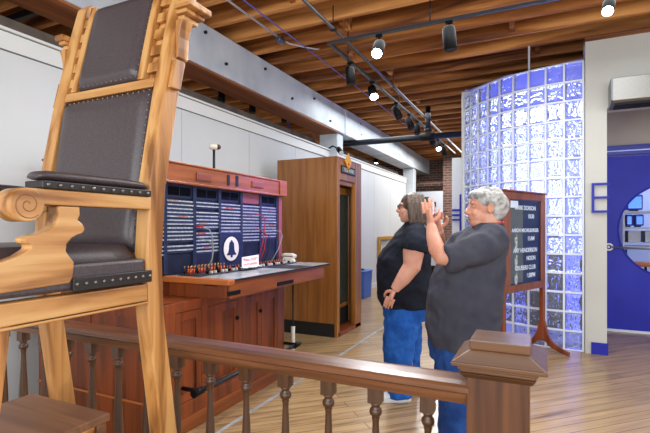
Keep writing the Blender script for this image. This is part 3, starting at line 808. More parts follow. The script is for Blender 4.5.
# foot rail
frl = MB()
RX, RZ = -1.975, .30
frl.tube([(RX, 2.22, RZ), (RX, 3.62, RZ)], .016, 10)
ft = frl.build('foot_rail', 'pipe', sw)
for yy in (2.26, 3.55):
    MB().tube([(RX, yy - .035, RZ), (RX, yy + .035, RZ)], .024, 10).tube([(RX, yy, RZ), (FX - .01, yy, RZ)], .014, 8).tube([(RX, yy - .05, RZ), (RX, yy - .04, RZ)], .028, 10).build('rail_clamp', 'black', ft)
# pipe leg with white sleeve under the counter end
px_ = onX(293, 300, -2.15)
lg = MB().tube([(-2.15, px_.y, 0), (-2.15, px_.y, .875)], .008, 8).build('support_rod', 'pipe', sw)
MB().tube([(-2.15, px_.y, .06), (-2.15, px_.y, .40)], .02, 10).build('white_sleeve', 'cream', lg)

# paper sign on the counter
sg = thing('paper_sign', (-2.2, 3.2, CZ + .012), 'small white card with red handwritten lines standing on the switchboard counter', 'sign')
A = onX(242, 255, -2.15); B2 = onX(258.5, 264, -2.15)
A.z = CZ + .115; zb = CZ + .032
pts = [(A.y, zb), (B2.y, zb), (B2.y, A.z + .01), (A.y, A.z)]
MB().prism(pts, 'x', -2.152, -2.148).build('card', 'signwhite', sg)
MB().prism([(-2.18, CZ + .0305), (-2.12, CZ + .0305), (-2.148, CZ + .036), (-2.152, CZ + .036)], 'y', A.y, B2.y).build('card_stand', 'signwhite', sg)
ym = (A.y + B2.y) / 2
text('lettering', 'Please, DON\'T', (-2.1475, ym, CZ + .092), .033, 'signred', sg, (0, 1, 0), (0, 0, 1), .0004)
text('lettering', 'touch exhibits!', (-2.1475, ym, CZ + .056), .033, 'signred', sg, (0, 1, 0), (0, 0, 1), .0004)
# telephone handset lying behind the counter
hs = thing('desk_telephone', (-2.36, 3.97, CZ + .005), 'cream plastic handset resting at the far back corner of the counter', 'telephone')
MB().prism([(-2.38, CZ + .006), (-2.24, CZ + .006), (-2.26, CZ + .05), (-2.36, CZ + .055)], 'y', 3.955, 4.015).build('base', 'cream', hs, .008)
MB().tube([(-2.385, 3.985, CZ + .068), (-2.35, 3.985, CZ + .078), (-2.27, 3.985, CZ + .078), (-2.23, 3.985, CZ + .062)], [.018, .016, .016, .02], 10).build('handset', 'cream', hs)

# exterior lamp/camera on a pole behind the switchboard top
pp = onX(214, 168, -2.75)
cm = thing('security_camera', (pp.x, pp.y, 1.83), 'small dome-ended white camera on a thin grey pole above the switchboard', 'camera')
zt = onX(214, 150, -2.75).z
MB().tube([(pp.x, pp.y, 1.8305), (pp.x, pp.y, zt)], .012, 10).build('pole', 'pipe', cm)
MB().tube([(pp.x - .03, pp.y - .03, zt + .03), (pp.x - .018, pp.y - .018, zt + .03), (pp.x + .02, pp.y + .02, zt + .03)], [.02, .029, .029], 14).build('housing', 'cream', cm, .004)
MB().tube([(pp.x + .021, pp.y + .021, zt + .03), (pp.x + .036, pp.y + .036, zt + .03), (pp.x + .045, pp.y + .045, zt + .03)], [.026, .022, .01], 14).build('lens', 'maroon', cm)

# =====================================================  TELEPHONE BOOTH
BX0, BX1, BY0, BY1, BH = -3.1, -2.24, 5.05, 5.87, 2.235
bt = thing('telephone_booth', ((BX0 + BX1) / 2, (BY0 + BY1) / 2, 0), 'tall wooden telephone booth with open folding door and dark kick plates', 'telephone booth')
MB().box(BX0, BY0, .0, BX1 - .03, BY0 + .03, BH - .015).build('side_wall', 'boothwood', bt)
MB().box(BX0, BY0 - .004, 0, BX1 - .04, BY0 - .0005, .165).build('kick_plate', 'blackmatte', bt)
MB().box(BX0, BY1 - .03, 0, BX1 - .03, BY1, BH - .015).build('side_wall', 'boothwood', bt)
MB().box(BX0, BY0 + .031, 0, BX0 + .03, BY1 - .031, BH - .015).build('rear_wall', 'boothwood', bt)
MB().box(BX0, BY0, BH - .015, BX1, BY1, BH).build('roof', 'boothwood', bt, .003)
MB().box(BX0 + .03, BY0 + .031, 0, BX1, BY1 - .031, .05).build('booth_floor', 'board_wood', bt)
MB().box(BX1 - .029, BY0, 0, BX1, BY0 + .075, BH - .016).build('corner_post', 'boothtrim', bt, .004)
MB().box(BX1 - .06, BY1 - .22, 0, BX1, BY1, BH - .016).build('corner_post', 'boothtrim', bt, .004)
hd = MB().box(BX1 - .03, BY0 + .076, BH - .28, BX1 - .003, BY1 - .221, BH - .016).build('header', 'boothtrim', bt, .003)
sa = onX(341, 163, BX1); sb_ = onX(355, 172, BX1)
MB().box(BX1 - .0025, sa.y, 1.985 + .055, BX1 + .006, sb_.y, 2.14).build('sign_frame', 'black', hd, .002)
MB().box(BX1 + .0062, sa.y + .015, 2.055, BX1 + .008, sb_.y - .015, 2.125).build('sign_plate', 'boardgrey', hd)
text('sign_lettering', 'TELEPHONE', (BX1 + .0085, (sa.y + sb_.y) / 2, 2.09), .062, 'cream', hd, (0, 1, 0), (0, 0, 1), .0005)
MB().box(BX1 - .10, BY0 + .076, 1.90, BX1 - .031, BY1 - .222, 1.955).build('door_track', 'boothtrim', bt, .003)
# folding door leaves, pulled into the booth
dl = MB()
def leaf(p, q, nm):
    p = Vector((p[0], p[1], 0)); q = Vector((q[0], q[1], 0)); u = (q - p).normalized(); n = Vector((-u.y, u.x, 0)); L_ = (q - p).length; Z = Vector((0, 0, 1))
    def seg(a, b, z0, z1, th=.014):
        c = p + u * (a + b) / 2 + Z * (z0 + z1) / 2; return MB().obox(c, u, n, Z, (b - a) / 2, th, (z1 - z0) / 2)
    f = seg(0, .045, .06, 1.895); 
    for m_ in (seg(L_ - .045, L_, .06, 1.895), seg(.0455, L_ - .0455, .29, .34), seg(.0455, L_ - .0455, 1.80, 1.895)):
        f.add(m_.v, m_.f)
    o = f.build(nm, 'boothtrim', bt, .003)
    seg(.046, L_ - .046, .34, 1.80, .004).build('glass_pane', 'glassdk', o)
    seg(.046, L_ - .046, .06, .29, .008).build('kick_panel', 'blackmatte', o)
leaf((BX1 - .17, BY0 + .05), (BX1 - .17, BY1 - .033), 'door_leaf')
MB().box(BX0 + .031, BY0 + .0315, .25, BX0 + .04, BY1 - .0315, 1.9).build('lining', 'glassdk', bt)
# yellow diamond sign
A = onX(349.5, 153, BX1 + .03); Bt = onX(349.5, 170.5, BX1 + .03); Lf = onX(346, 160, BX1 + .03); Rt = onX(352.5, 162, BX1 + .03)
ds = thing('diamond_sign', (BX1 + .02, A.y, 2.06), 'yellow diamond-shaped card standing up over the booth door header', 'sign')
MB().prism([(A.y, A.z), (Rt.y, (A.z + Bt.z) / 2), (A.y, Bt.z), (Lf.y, (A.z + Bt.z) / 2)], 'x', BX1 + .011, BX1 + .02).build('card', 'yellow', ds)
MB().tube([(BX1 + .022, A.y - .03, 2.17), (BX1 + .022, A.y + .03, 2.17)], .008, 6).tube([(BX1 + .022, A.y, 2.19), (BX1 + .022, A.y, 2.09)], .007, 6).build('card_mark', 'ledge', ds)

# blue bin and picture
bb = thing('storage_bin', (-3.05, 8.0, 0), 'blue plastic bin on the floor beyond the telephone booth', 'bin')
mb = MB(); frus(mb, -3.28, -3.0, 8.0, 8.4, .0, -.02, .50)
mb.build('body', 'bluebin', bb, .01)
MB().box(-3.31, 7.97, .501, -2.97, 8.43, .53).build('lid', 'bluebin', bb, .01)
MB().box(-3.2, 8.15, .531, -3.08, 8.25, .56).build('lid_handle', 'blackmatte', bb, .01)
pf = thing('picture_frame', (-3.3, 10.4, .45), 'gilt framed picture against the white partition behind the black-shirted woman', 'picture')
a0, a1, zt_, zb_ = 9.95, 11.2, 1.15, .35
fm = MB().box(-3.39, a0, zb_, -3.34, a0 + .09, zt_).box(-3.39, a1 - .09, zb_, -3.34, a1, zt_).box(-3.39, a0 + .09, zb_, -3.34, a1 - .09, zb_ + .08).box(-3.39, a0 + .09, zt_ - .08, -3.34, a1 - .09, zt_)
fm.build('frame', 'gold', pf, .005)
MB().box(-3.385, a0 + .09, zb_ + .08, -3.365, a1 - .09, zt_ - .08).build('print', 'picture', pf)
# far display panel
dp = thing('display_panel', (-3.0, 12.9, 0), 'pale free-standing display panel with dark photographs before the brick wall', 'display panel')
A = onY(413, 192, 13.2); B2 = onY(443, 192, 13.2)
MB().box(A.x - .4, 13.2, .25, B2.x, 13.24, A.z).build('board', 'panelcard', dp, .005)
MB().box(A.x, 13.15, 0, A.x + .05, 13.3, .25).build('foot', 'steel', dp); MB().box(B2.x - .1, 13.15, 0, B2.x - .05, 13.3, .25).build('foot', 'steel', dp)
for (a, b, c, d, m_) in ((421, 197, 429, 204, 'green'), (431, 202, 436, 207, 'blackmatte'), (437, 211, 442, 216, 'blackmatte')):
    P1 = onY(a, b, 13.19); P2_ = onY(c, d, 13.19)
    MB().box(P1.x, 13.185, P2_.z, P2_.x, 13.199, P1.z).build('photograph', m_, dp)

# =====================================================  EASEL BOARD
EA = Vector((-.33, 4.72, 0)); EB = Vector((.03, 5.50, 0)); eu = (EB - EA).normalized(); en = Vector((eu.y, -eu.x, 0)); EL = (EB - EA).length
UZ = Vector((0, 0, 1))
es = thing('sign_easel', (EA + EB) / 2, 'dark red wood framed letter board on two curved feet before the glass blocks', 'sign')
def eb(a, b, n0, n1, z0, z1): return MB().obox(EA + eu * (a + b) / 2 + en * (n0 + n1) / 2 + UZ * (z0 + z1) / 2, eu, en, UZ, (b - a) / 2, abs(n1 - n0) / 2, (z1 - z0) / 2)
# our side of the board is the one whose normal looks back to the camera
if en.dot(Vector((0, 0, 0)) - EA) < 0: en = -en
zt_, zb_ = 1.715, .70
for (a, b) in ((-.02, .035), (EL - .035, EL + .02)): eb(a, b, -.022, .022, .14, zt_ - .003).build('post', 'easelwood', es, .004)
f = eb(.036, EL - .036, -.02, .02, zb_, zb_ + .075)
for m_ in (eb(.036, EL - .036, -.02, .02, zt_ - .075, zt_ - .004), eb(.036, .125, -.02, .02, zb_ + .076, zt_ - .076), eb(EL - .075, EL - .036, -.02, .02, zb_ + .076, zt_ - .076)): f.add(m_.v, m_.f)
fr_ = f.build('frame', 'easelwood', es, .004)
eb(-.035, EL + .03, -.03, .032, zt_ - .002, zt_ + .016).build('cap', 'easelwood', es, .005)
bd = eb(.126, EL - .076, -.012, .002, zb_ + .077, zt_ - .077).build('letter_board', 'boardface', es)
W = EL - .076 - .126
eb(.13, .13 + W * .42, .0025, .004, zb_ + .09, zt_ - .14).build('photo_strip', 'boardgrey', bd)
eb(.13, .13 + W * .26, .0045, .006, zt_ - .16, zt_ - .09).build('title_card', 'letter', bd)
rows = [(.06, 'MARK DORSON', '10:30'), (.33, 'AARON MICHELBURGER', '11AM'), (.57, 'AMY HENDERSON', 'NOON'), (.78, 'CRUISERS CLUB', '6:30PM')]
HBd = zt_ - zb_ - .154
udir = eu if eu.cross(UZ).dot(en) > 0 else -eu
for (fr0, t1, t2) in rows:
    z = zt_ - .077 - HBd * fr0 - .03
    c = EA + eu * (.13 + W * .5) + en * .0065 + UZ * z
    text('lettering', t1, c, .052 if len(t1) > 15 else .062, 'letter', bd, udir, UZ, .0006, bold=.0015)
    c = EA + eu * (.13 + W * .68) + en * .0065 + UZ * (z - .085)
    text('lettering', t2, c, .062, 'letter', bd, udir, UZ, .0006, bold=.002)
    if fr0 > .2:
        c0 = EA + eu * (.13 + W * .2) + en * .005 + UZ * (z - .12)
        fg = MB().obox(c0 + UZ * .02, eu, en, UZ, .026, .001, .032).obox(c0 - UZ * .04 - eu * .013, eu, en, UZ, .009, .001, .032).obox(c0 - UZ * .04 + eu * .013, eu, en, UZ, .009, .001, .032)
        fg.add(*((lambda q: (q.v, q.f))(MB().ell(c0 + UZ * .066, (.014, .002, .015), 10, 6))))
        fg.build('photo_figure', 'photopale', bd)
eb(.127, EL - .077, .012, .016, zb_ + .08, zt_ - .08).build('glass_cover', 'clear', fr_)
for base in (EA + eu * .007, EB - eu * .007):
    ft = MB()
    for sgn in (1, -1):
        prof = [(.0, .36), (.03, .33), (.045, .27), (.06, .20), (.10, .13), (.16, .085), (.23, .055), (.28, .04), (.285, .0), (.22, .012), (.15, .035), (.09, .06), (.04, .11), (.0, .12)]
        vs = []; n = len(prof)
        for s2 in (-.018, .018):
            vs += [base + en * sgn * p + eu * s2 + UZ * q for p, q in prof]
        ft.add(vs, [tuple(range(n)), tuple(range(2 * n - 1, n - 1, -1))] + [(i, (i + 1) % n, n + (i + 1) % n, n + i) for i in range(n)])
    ft.build('foot', 'easelwood', es, .004)

# =====================================================  OFFICE THINGS behind the round window
def OX(px, Y): return onY(px, 200, Y).x
def OZ(py, px, Y): return onY(px, py, Y).z
dz = OZ(247, 635, 8.3)
dk = thing('office_desk', (OX(645, 8.3), 8.5, 0), 'pale desk seen through the round window of the blue door', 'desk')
MB().box(OX(622, 8.3), 8.3, dz - .04, OX(690, 8.3), 9.1, dz).build('desk_top', 'beige', dk, .005)
for xx in (OX(624, 8.3), OX(684, 8.3)):
    for yy in (8.35, 9.0): MB().box(xx, yy, 0, xx + .05, yy + .05, dz - .041).build('leg', 'pipe', dk)
sz1, sz2 = OZ(227, 635, 8.6), OZ(211, 635, 8.6)
sh = thing('equipment_rack', (OX(645, 8.6), 8.8, dz), 'pale shelving rack of equipment standing on the desk behind the round window', 'shelf')
x_a, x_b = OX(625, 8.55), OX(682, 8.55)
for z in (sz1 - .03, sz2 - .03): MB().box(x_a, 8.55, z, x_b, 9.05, z + .028).build('shelf_board', 'beige', sh)
for xx in (x_a - .031, x_b + .001): MB().box(xx, 8.55, dz + .001, xx + .03, 9.05, sz2 + .05).build('upright', 'beige', sh)
for i in range(4): MB().box(x_a + .05 + i * .22, 8.6, dz + .06, x_a + .22 + i * .22, 9.0, sz1 - .06).build('equipment_unit', 'steel' if i % 2 else 'beige', sh, .01)
def monitor(pa, pb, z, h, lab):
    x0_, x1_ = OX(pa, 8.6), OX(pb, 8.6); x = (x0_ + x1_) / 2; w = x1_ - x0_; y = 8.6
    m_ = thing('monitor', (x, y, z), lab, 'monitor', None)
    MB().box(x - w / 2, y, z + .02, x + w / 2, y + .3, z + .02 + h).build('casing', 'bluedk', m_, .015)
    MB().box(x - w / 2 + .02, y - .004, z + .045, x + w / 2 - .02, y - .001, z + h - .01).build('screen', 'screen', m_)
    MB().box(x - w / 4, y + .05, z, x + w / 4, y + .25, z + .019).build('stand', 'pipe', m_)
monitor(627, 643, sz2 - .001, .24, 'boxy blue monitor on the top shelf behind the round window')
monitor(626, 633, sz1 - .001, .18, 'small screen on lower shelf behind round window, left of its neighbour')
monitor(635, 644, sz1 - .001, .18, 'small screen on lower shelf behind round window, at the right side')
lk = thing('storage_locker', (OX(621, 9.2), 9.4, 0), 'blue locker at the left behind the round window', 'cabinet')
MB().box(OX(611, 9.3), 9.3, 0.001, OX(624, 9.3), 9.7, OZ(200, 620, 9.3)).build('body', 'blue', lk, .01)
MB().box(OX(612, 9.3), 9.28, .08, OX(623, 9.3), 9.299, OZ(203, 620, 9.3)).build('door', 'bluedk', lk, .005)
st = thing('stool', (OX(640, 7.8), 7.8, 0), 'thin legged stool with tan seat behind the round window', 'stool')
sx_, szz = OX(640, 7.8), OZ(262, 640, 7.8)
MB().tube([(sx_, 7.8, szz - .06), (sx_, 7.8, szz)], .14, 20).build('seat', 'ledge', st)
for a in range(4):
    MB().tube([(sx_ + .09 * math.cos(a * 1.57 + .7), 7.8 + .09 * math.sin(a * 1.57 + .7), szz - .06), (sx_ + .18 * math.cos(a * 1.57 + .7), 7.8 + .18 * math.sin(a * 1.57 + .7), 0)], .012, 6).build('leg', 'pipe', st)
for xx in (-.95, -.62, -.30, .02, .34):  # glowing tubes added so the glass blocks refract white streaks
    t = thing('added_glow_tube', (xx, 9.1, .9), 'upright glowing white tube added behind the glass block wall for bright streaks', 'lamp', 'glow tubes added behind the glass blocks')
    MB().tube([(xx, 9.1, .95), (xx, 9.1, 3.05)], .022, 10).build('tube', 'tubeglow', t)
    MB().box(xx - .04, 9.13, .9, xx + .04, 9.199, 3.1).build('backplate', 'trimwhite', t)
    MB().box(xx - .035, 9.06, .9, xx + .035, 9.129, .949).build('socket', 'black', t)
# low dark boxes added to darken what the lower glass blocks refract
for i, (xx, yy, hh, mt) in enumerate(((-.62, 7.3, .72, 'blackmatte'), (.05, 6.6, .95, 'blackmatte'))):
    q = thing('added_dark_box', (xx, yy, 0), ('dark low box added to darken the lower glass blocks, left of the easel' if i == 0 else 'dark low box added to darken the glass blocks, right of the easel'), 'cabinet')
    MB().box(xx - .25, yy, .02, xx + .25, yy + .4, hh).build('body', mt, q, .01)
    MB().box(xx - .24, yy - .015, .05, xx + .24, yy - .001, hh - .05).build('door', mt, q, .005)

# =====================================================  CEILING SERVICES
def hang(mb, x, y, z, top=ZJ): mb.tube([(x, y, z), (x, y, top)], .006, 6)
c_ = thing('ceiling_conduit', (-1.82, 6, 3.3), 'long shiny steel conduit running the length of the joist ceiling', 'conduit')
MB().tube([(-1.82, 1.5, 3.30), (-1.82, 12.8, 3.30)], .017, 10).build('tube', 'conduit', c_)
mb = MB()
for yy in (4, 6, 8.2, 10.4, 12.5): hang(mb, -1.82, yy, 3.321); mb.box(-1.85, yy - .02, 3.278, -1.79, yy + .02, 3.285)
mb.build('hangers', 'pipe', c_)
pp_ = thing('sprinkler_pipe', (-2, 8, 3.0), 'thick black pipe crossing the hall below the joists', 'pipe')
MB().tube([(-3.9, 8.05, 2.98), (-1.18, 8.05, 2.98)], .054, 14).build('main_run', 'pipe', pp_)
MB().tube([(-1.80, 8.05, 3.07), (-1.80, 8.05, 3.515)], .045, 12).tube([(-1.80, 8.05, 3.07), (-1.80, 8.05, 3.12)], .065, 12).build('riser', 'pipe', pp_)
MB().tube([(-1.92, 8.05, 2.98), (-1.68, 8.05, 2.98)], .072, 14).build('coupling', 'black', pp_)
w_ = thing('junction_cable', (-2.6, 4, 3.45), 'white cable with a junction box clipped under the joists', 'cable')
jb = onX(278, 37, -2.62)
MB().tube([(-2.62, 1.5, jb.z), (-2.62, jb.y, jb.z), ], .011, 8).build('cable', 'cablew', w_)
MB().tube([(-2.62, jb.y + .07, jb.z), (-2.58, jb.y + .2, jb.z - .01), (-2.48, jb.y + .42, jb.z + .01), (-2.43, jb.y + .55, jb.z + .03), (-2.41, jb.y + .6, 3.515)], .008, 6).build('tail', 'cablew', w_)
MB().tube([(-2.62, jb.y - .02, jb.z - .015), (-2.62, jb.y + .1, jb.z - .015)], .04, 12).build('box', 'conduit', w_, .004)
tag(MB().tube([(-2.43, 1.5, 3.42), (-2.43, 4.5, 3.425), (-2.43, 9.8, 3.42)], .007, 6).build('blue_cable', 'cableb'), 'thin blue cable stretched under the joists beside the steel conduit', 'cable')
rd = onY(529, 72, 5.9)
tag(MB().tube([(rd.x, 5.9, 3.19), (rd.x, 5.9, 4.0 - .2)], .012, 8).build('hanging_rod', 'cablew'), 'thin white rod rising from the glass block wall to the joists', 'rod')
TZ = 3.2
tr = thing('lighting_track', (-1.95, 4.1, TZ), 'dark lighting track bent in an L below the joists', 'light track')
MB().box(-1.93, 4.09, TZ, -1.895, 11.5, TZ + .025).build('long_rail', 'track', tr)
MB().box(-1.894, 4.09, TZ, 3.5, 4.125, TZ + .025).build('cross_rail', 'track', tr)
mb = MB()
for yy in (4.6, 6.6, 8.6, 10.6): hang(mb, -1.912, yy, TZ + .031)
for xx in (-.9, .5, 1.8, 3.1): hang(mb, xx, 4.107, TZ + .031)
mb.build('hangers', 'pipe', tr)
def spot(px, py, plane, val, lit, lab, tilt=(0, 0), size=1.0):
    P = onX(px, py, val) if plane == 'x' else onY(px, py, val)
    x, y = (val, P.y) if plane == 'x' else (P.x, val)
    s = thing('track_spotlight', (x, y, TZ - .02), lab, 'spotlight', 'spotlights on the ceiling track')
    h = .19 * size; r = .055 * size
    MB().box(x - .03, y - .014, TZ - .025, x + .03, y + .014, TZ - .001).tube([(x, y, TZ - .025), (x, y, TZ - .09)], .010, 8).build('stem', 'black', s)
    d = Vector((tilt[0], tilt[1], -1)).normalized(); c = Vector((x, y, TZ - .09 - .02))
    a = c - d * h * .25; b = c + d * h * .75
    hd_ = MB().tube([a - d * .012, a, a + d * .02, b], [r * .6, r * .9, r, r], 18).build('head', 'black', s)
    MB().tube([b, b + d * .004], r * .86, 18).build('lens', 'lamp' if lit else 'blackmatte', hd_)
    if lit:
        L_ = bpy.data.lights.new('spot_bulb', 'SPOT'); L_.energy = 90; L_.spot_size = math.radians(95); L_.spot_blend = .7; L_.shadow_soft_size = .05; L_.color = (.95, .97, 1)
        lo = bpy.data.objects.new('bulb', L_); COL.objects.link(lo); lo.parent = s; lo.location = b + d * .02 - world(s)
        lo.rotation_euler = d.to_track_quat('-Z', 'Y').to_euler()
spot(449, 21, 'y', 4.107, False, 'black cylinder spotlight hanging from the cross track, unlit', (.08, .05), 1.05)
spot(379, 37, 'y', 4.107, True, 'glowing white spotlight on the cross track near its left corner', (.1, -.9))
spot(609, 3, 'y', 4.107, True, 'glowing white spotlight at the top right, beside the grey wall', (-.2, -.9), .8)
spot(350, 66, 'x', -1.912, False, 'black spotlight nearest the track corner, unlit, pointing down', (.1, .0), .95)
spot(372, 86, 'x', -1.912, True, 'glowing white spotlight on the long track between two black ones', (.5, -.7))
spot(396, 101, 'x', -1.912, False, 'black spotlight after the lit one along the long track, unlit', (.5, -.3))
spot(409, 115, 'x', -1.912, False, 'black spotlight fourth along the long track, tilted sideways', (.4, -.3))
spot(417, 122, 'x', -1.912, False, 'small black spotlight just before the thick black pipe', (.1, -.3), .9)
spot(430.5, 139, 'x', -1.912, False, 'small black spotlight just beyond the thick black pipe', (.5, -.2))
spot(438, 147, 'x', -1.912, True, 'small glowing spotlight far along the track beyond the pipe', (.3, -.8))
spot(443.5, 149.5, 'x', -1.912, False, 'farthest black spotlight on the long track', (.1, -.1))
# service heads beyond the partition
for (px, py) in ((221, 97), (252, 108), (284, 118)):
    P = onX(px, py, -4.3)
    s = thing('wall_washer', (-4.3, P.y, P.z), {221: 'dark lamp head above the partition, nearest to the chair', 252: 'dark lamp head above the partition, middle of the three', 284: 'dark lamp head above the partition, nearest to the grey post'}[px], 'lamp', 'lamps behind the partition')
    MB().tube([(-4.3, P.y, P.z - .08), (-4.3, P.y + .02, P.z + .08)], .055, 12).build('head', 'black', s)
    MB().tube([(-4.3, P.y + .02, P.z + .081), (-4.3, P.y + .02, ZJ - .002)], .01, 6).build('stem', 'black', s)
tag(MB().tube([(-4.15, 1.2, 3.50), (-4.15, 7.2, 3.50)], .019, 8).tube([(-4.15, 7.2, 3.50), (-4.2, 7.25, 3.3), (-4.2, 7.25, 0)], .015, 8).build('service_cable', 'cableb'), 'blue line of cable running above the white partition', 'cable')
P = onX(376, 163, -4.6)
s = thing('ceiling_lamp', (-4.6, P.y, P.z), 'small glowing lamp far off above the partition beyond the booth', 'lamp')
MB().tube([(-4.6, P.y, P.z), (-4.6, P.y, P.z + .12)], .07, 14).build('head', 'black', s)
MB().ell((-4.6, P.y, P.z), (.055, .055, .03), 12, 6).build('bulb', 'lamp', s)
MB().tube([(-4.6, P.y, P.z + .12), (-4.6, P.y, ZJ - .002)], .01, 6).build('stem', 'black', s)
# black spot clamp over the booth by the post
P = onX(341, 151, -3.1)
s = thing('clamp_light', (-3.15, P.y, P.z), 'small black and white clamp light by the grey post above the booth', 'lamp')
MB().tube([(-3.15, P.y, P.z + .04), (-3.05, P.y - .1, P.z - .05)], .045, 12).build('head', 'black', s)
MB().tube([(-3.05, P.y - .1, P.z - .05), (-3.047, P.y - .103, P.z - .053)], .04, 12).build('lens', 'cream', s)
MB().tube([(-3.15, P.y, P.z + .04), (-3.3, P.y + .1, P.z + .12), (-3.4, P.y + .1, 2.756)], .012, 6).build('arm', 'black', s)
# black hatch in the joists upper left
t = thing('vent_frame', (-4.65, 3.0, 3.46), 'black metal rectangular frame fixed under the joists at the upper left', 'vent')
for (a, b, c, d) in ((-5.0, 2.75, -4.3, 2.80), (-5.0, 3.35, -4.3, 3.40), (-5.0, 2.801, -4.95, 3.349), (-4.35, 2.801, -4.3, 3.349)): MB().box(a, b, 3.455, c, d, 3.519).build('frame_bar', 'black', t)

# =====================================================  PEOPLE
def remesh(o, vox, smooth=2):
    m_ = o.modifiers.new('remesh', 'REMESH'); m_.mode = 'VOXEL'; m_.voxel_size = vox; m_.use_smooth_shade = True
    s_ = o.modifiers.new('smooth', 'SMOOTH'); s_.iterations = smooth; s_.factor = .5
def folds(o, st, size):
    tx = bpy.data.textures.new('fold_noise', 'CLOUDS'); tx.noise_scale = size; tx.noise_depth = 1
    d = o.modifiers.new('folds', 'DISPLACE'); d.texture = tx; d.strength = st; d.mid_level = .5; d.texture_coords = 'LOCAL'
def hand(mb, wrist, d, n, side, curl=.5, L=.17, thumb=1):
    """palm + five fingers. d: pointing direction, n: palm normal, side: towards thumb"""
    d = Vector(d).normalized(); n = Vector(n); n = (n - d * n.dot(d)).normalized(); s_ = n.cross(d).normalized()
    if s_.dot(Vector(side)) < 0: s_ = -s_
    w = Vector(wrist)
    pl = L * .5
    mb.tube([w, w + d * pl * .35, w + d * pl * .8, w + d * pl], [(.024, .020)] * 1 + [(.034, .017), (.038, .016), (.034, .013)] if abs(s_.dot(Vector((0, 0, 1)))) < 2 else 0, 12)
    for i, (off, ln) in enumerate(((.031, .92), (.011, 1.0), (-.010, .95), (-.030, .75))):
        b = w + d * pl * .9 + s_ * off; seg = L * .5 * ln / 3; cur = d.copy(); pts = [b - d * .01]; p = b; ang = 0
        for j in range(3):
            ang += curl * (.5 + .25 * j); cur = (d * math.cos(ang) + n * math.sin(ang)); pts.append(p); p = p + cur * seg
        pts.append(p); mb.tube(pts, [.0088, .0085, .008, .0072, .0058], 8)
    b = w + d * pl * .25 + s_ * .022
    mb.tube([b, b + (s_ * .8 + d * .6 + n * .2).normalized() * .035, b + (s_ * .8 + d * .6 + n * .2).normalized() * .035 + (s_ * .3 + d * .8 + n * (.3 + .4 * curl)).normalized() * .03, b + (s_ * .8 + d * .6 + n * .2).normalized() * .035 + (s_ * .1 + d * .9 + n * (.3 + .6 * curl)).normalized() * .055], [.013, .0115, .010, .0075], 8)
def head(mb, c, tilt=0, ear=True, s=1.0):
    """c: centre of the skull; face looks along +x"""
    c = Vector(c)
    def q(x, y, z): return c + Vector((x, y, z)) * s
    mb.ell(q(-.015, 0, .02), (.098 * s, .076 * s, .10 * s), 20, 14)
    mb.ell(q(.03, 0, -.045), (.062 * s, .058 * s, .078 * s), 18, 12)
    mb.ell(q(.052, 0, -.095), (.030 * s, .032 * s, .026 * s), 12, 8)
    mb.ell(q(.02, 0, -.078), (.06 * s, .052 * s, .045 * s), 14, 8)
    mb.tube([q(.076, 0, .018), q(.090, 0, -.005), q(.107, 0, -.028), q(.094, 0, -.037)], [.008 * s, .010 * s, .0135 * s, .012 * s], 10)
    for sg in (1, -1):
        mb.ell(q(.093, .012 * sg, -.034), (.009 * s, .008 * s, .008 * s), 8, 6)
        mb.ell(q(.062, .034 * sg, -.035), (.022 * s, .020 * s, .022 * s), 10, 8)
        mb.ell(q(.078, .03 * sg, .026), (.012 * s, .022 * s, .008 * s), 10, 6)
        if ear:
            mb.ell(q(-.012, .077 * sg, -.012), (.018 * s, .009 * s, .030 * s), 12, 8)
            mb.tube([q(-.012 + .016 * math.cos(t), .085 * sg, -.008 + .027 * math.sin(t)) for t in [k_ * .5 for k_ in range(-2, 9)]], .0045 * s, 6)
    mb.ell(q(.084, 0, -.058), (.012 * s, .022 * s, .006 * s), 10, 6); mb.ell(q(.082, 0, -.069), (.012 * s, .020 * s, .006 * s), 10, 6)
def face_parts(par, c, s=1.0):
    c = Vector(c)
    for sg in (1, -1):
        e = MB().ell(c + Vector((.072, .031 * sg, .006)) * s, (.011 * s, .013 * s, .008 * s), 12, 8).build('eye', 'eyewhite', par)
        MB().ell(c + Vector((.0815, .031 * sg, .006)) * s, (.003 * s, .0055 * s, .0055 * s), 10, 6).build('iris', 'iris', e)
        MB().tube([c + Vector((.084, .014 * sg, .028)) * s, c + Vector((.084, .03 * sg, .033)) * s, c + Vector((.072, .048 * sg, .028)) * s], .0028 * s, 6).build('eyebrow', 'hairA', par)
    MB().ell(c + Vector((.091, 0, -.0585)) * s, (.006 * s, .019 * s, .0045 * s), 10, 6).ell(c + Vector((.090, 0, -.068)) * s, (.006 * s, .017 * s, .005 * s), 10, 6).build('lips', 'lip', par)

def figure(d, px, label):
    base = FV * d + RV * ((px - 325) / FPX * d)
    return thing('person', (base.x, base.y, 0), label, 'person', None, math.radians(180) + YAW)
# parts are given in the person's own frame: x ahead, y left, z up
def pbuild(mb, name, mat, root, par=None, vox=None, sm=2):
    o = mb.build(name, mat, None, fix=True)
    o.parent = par if par else root
    if vox: remesh(o, vox, sm)
    return o

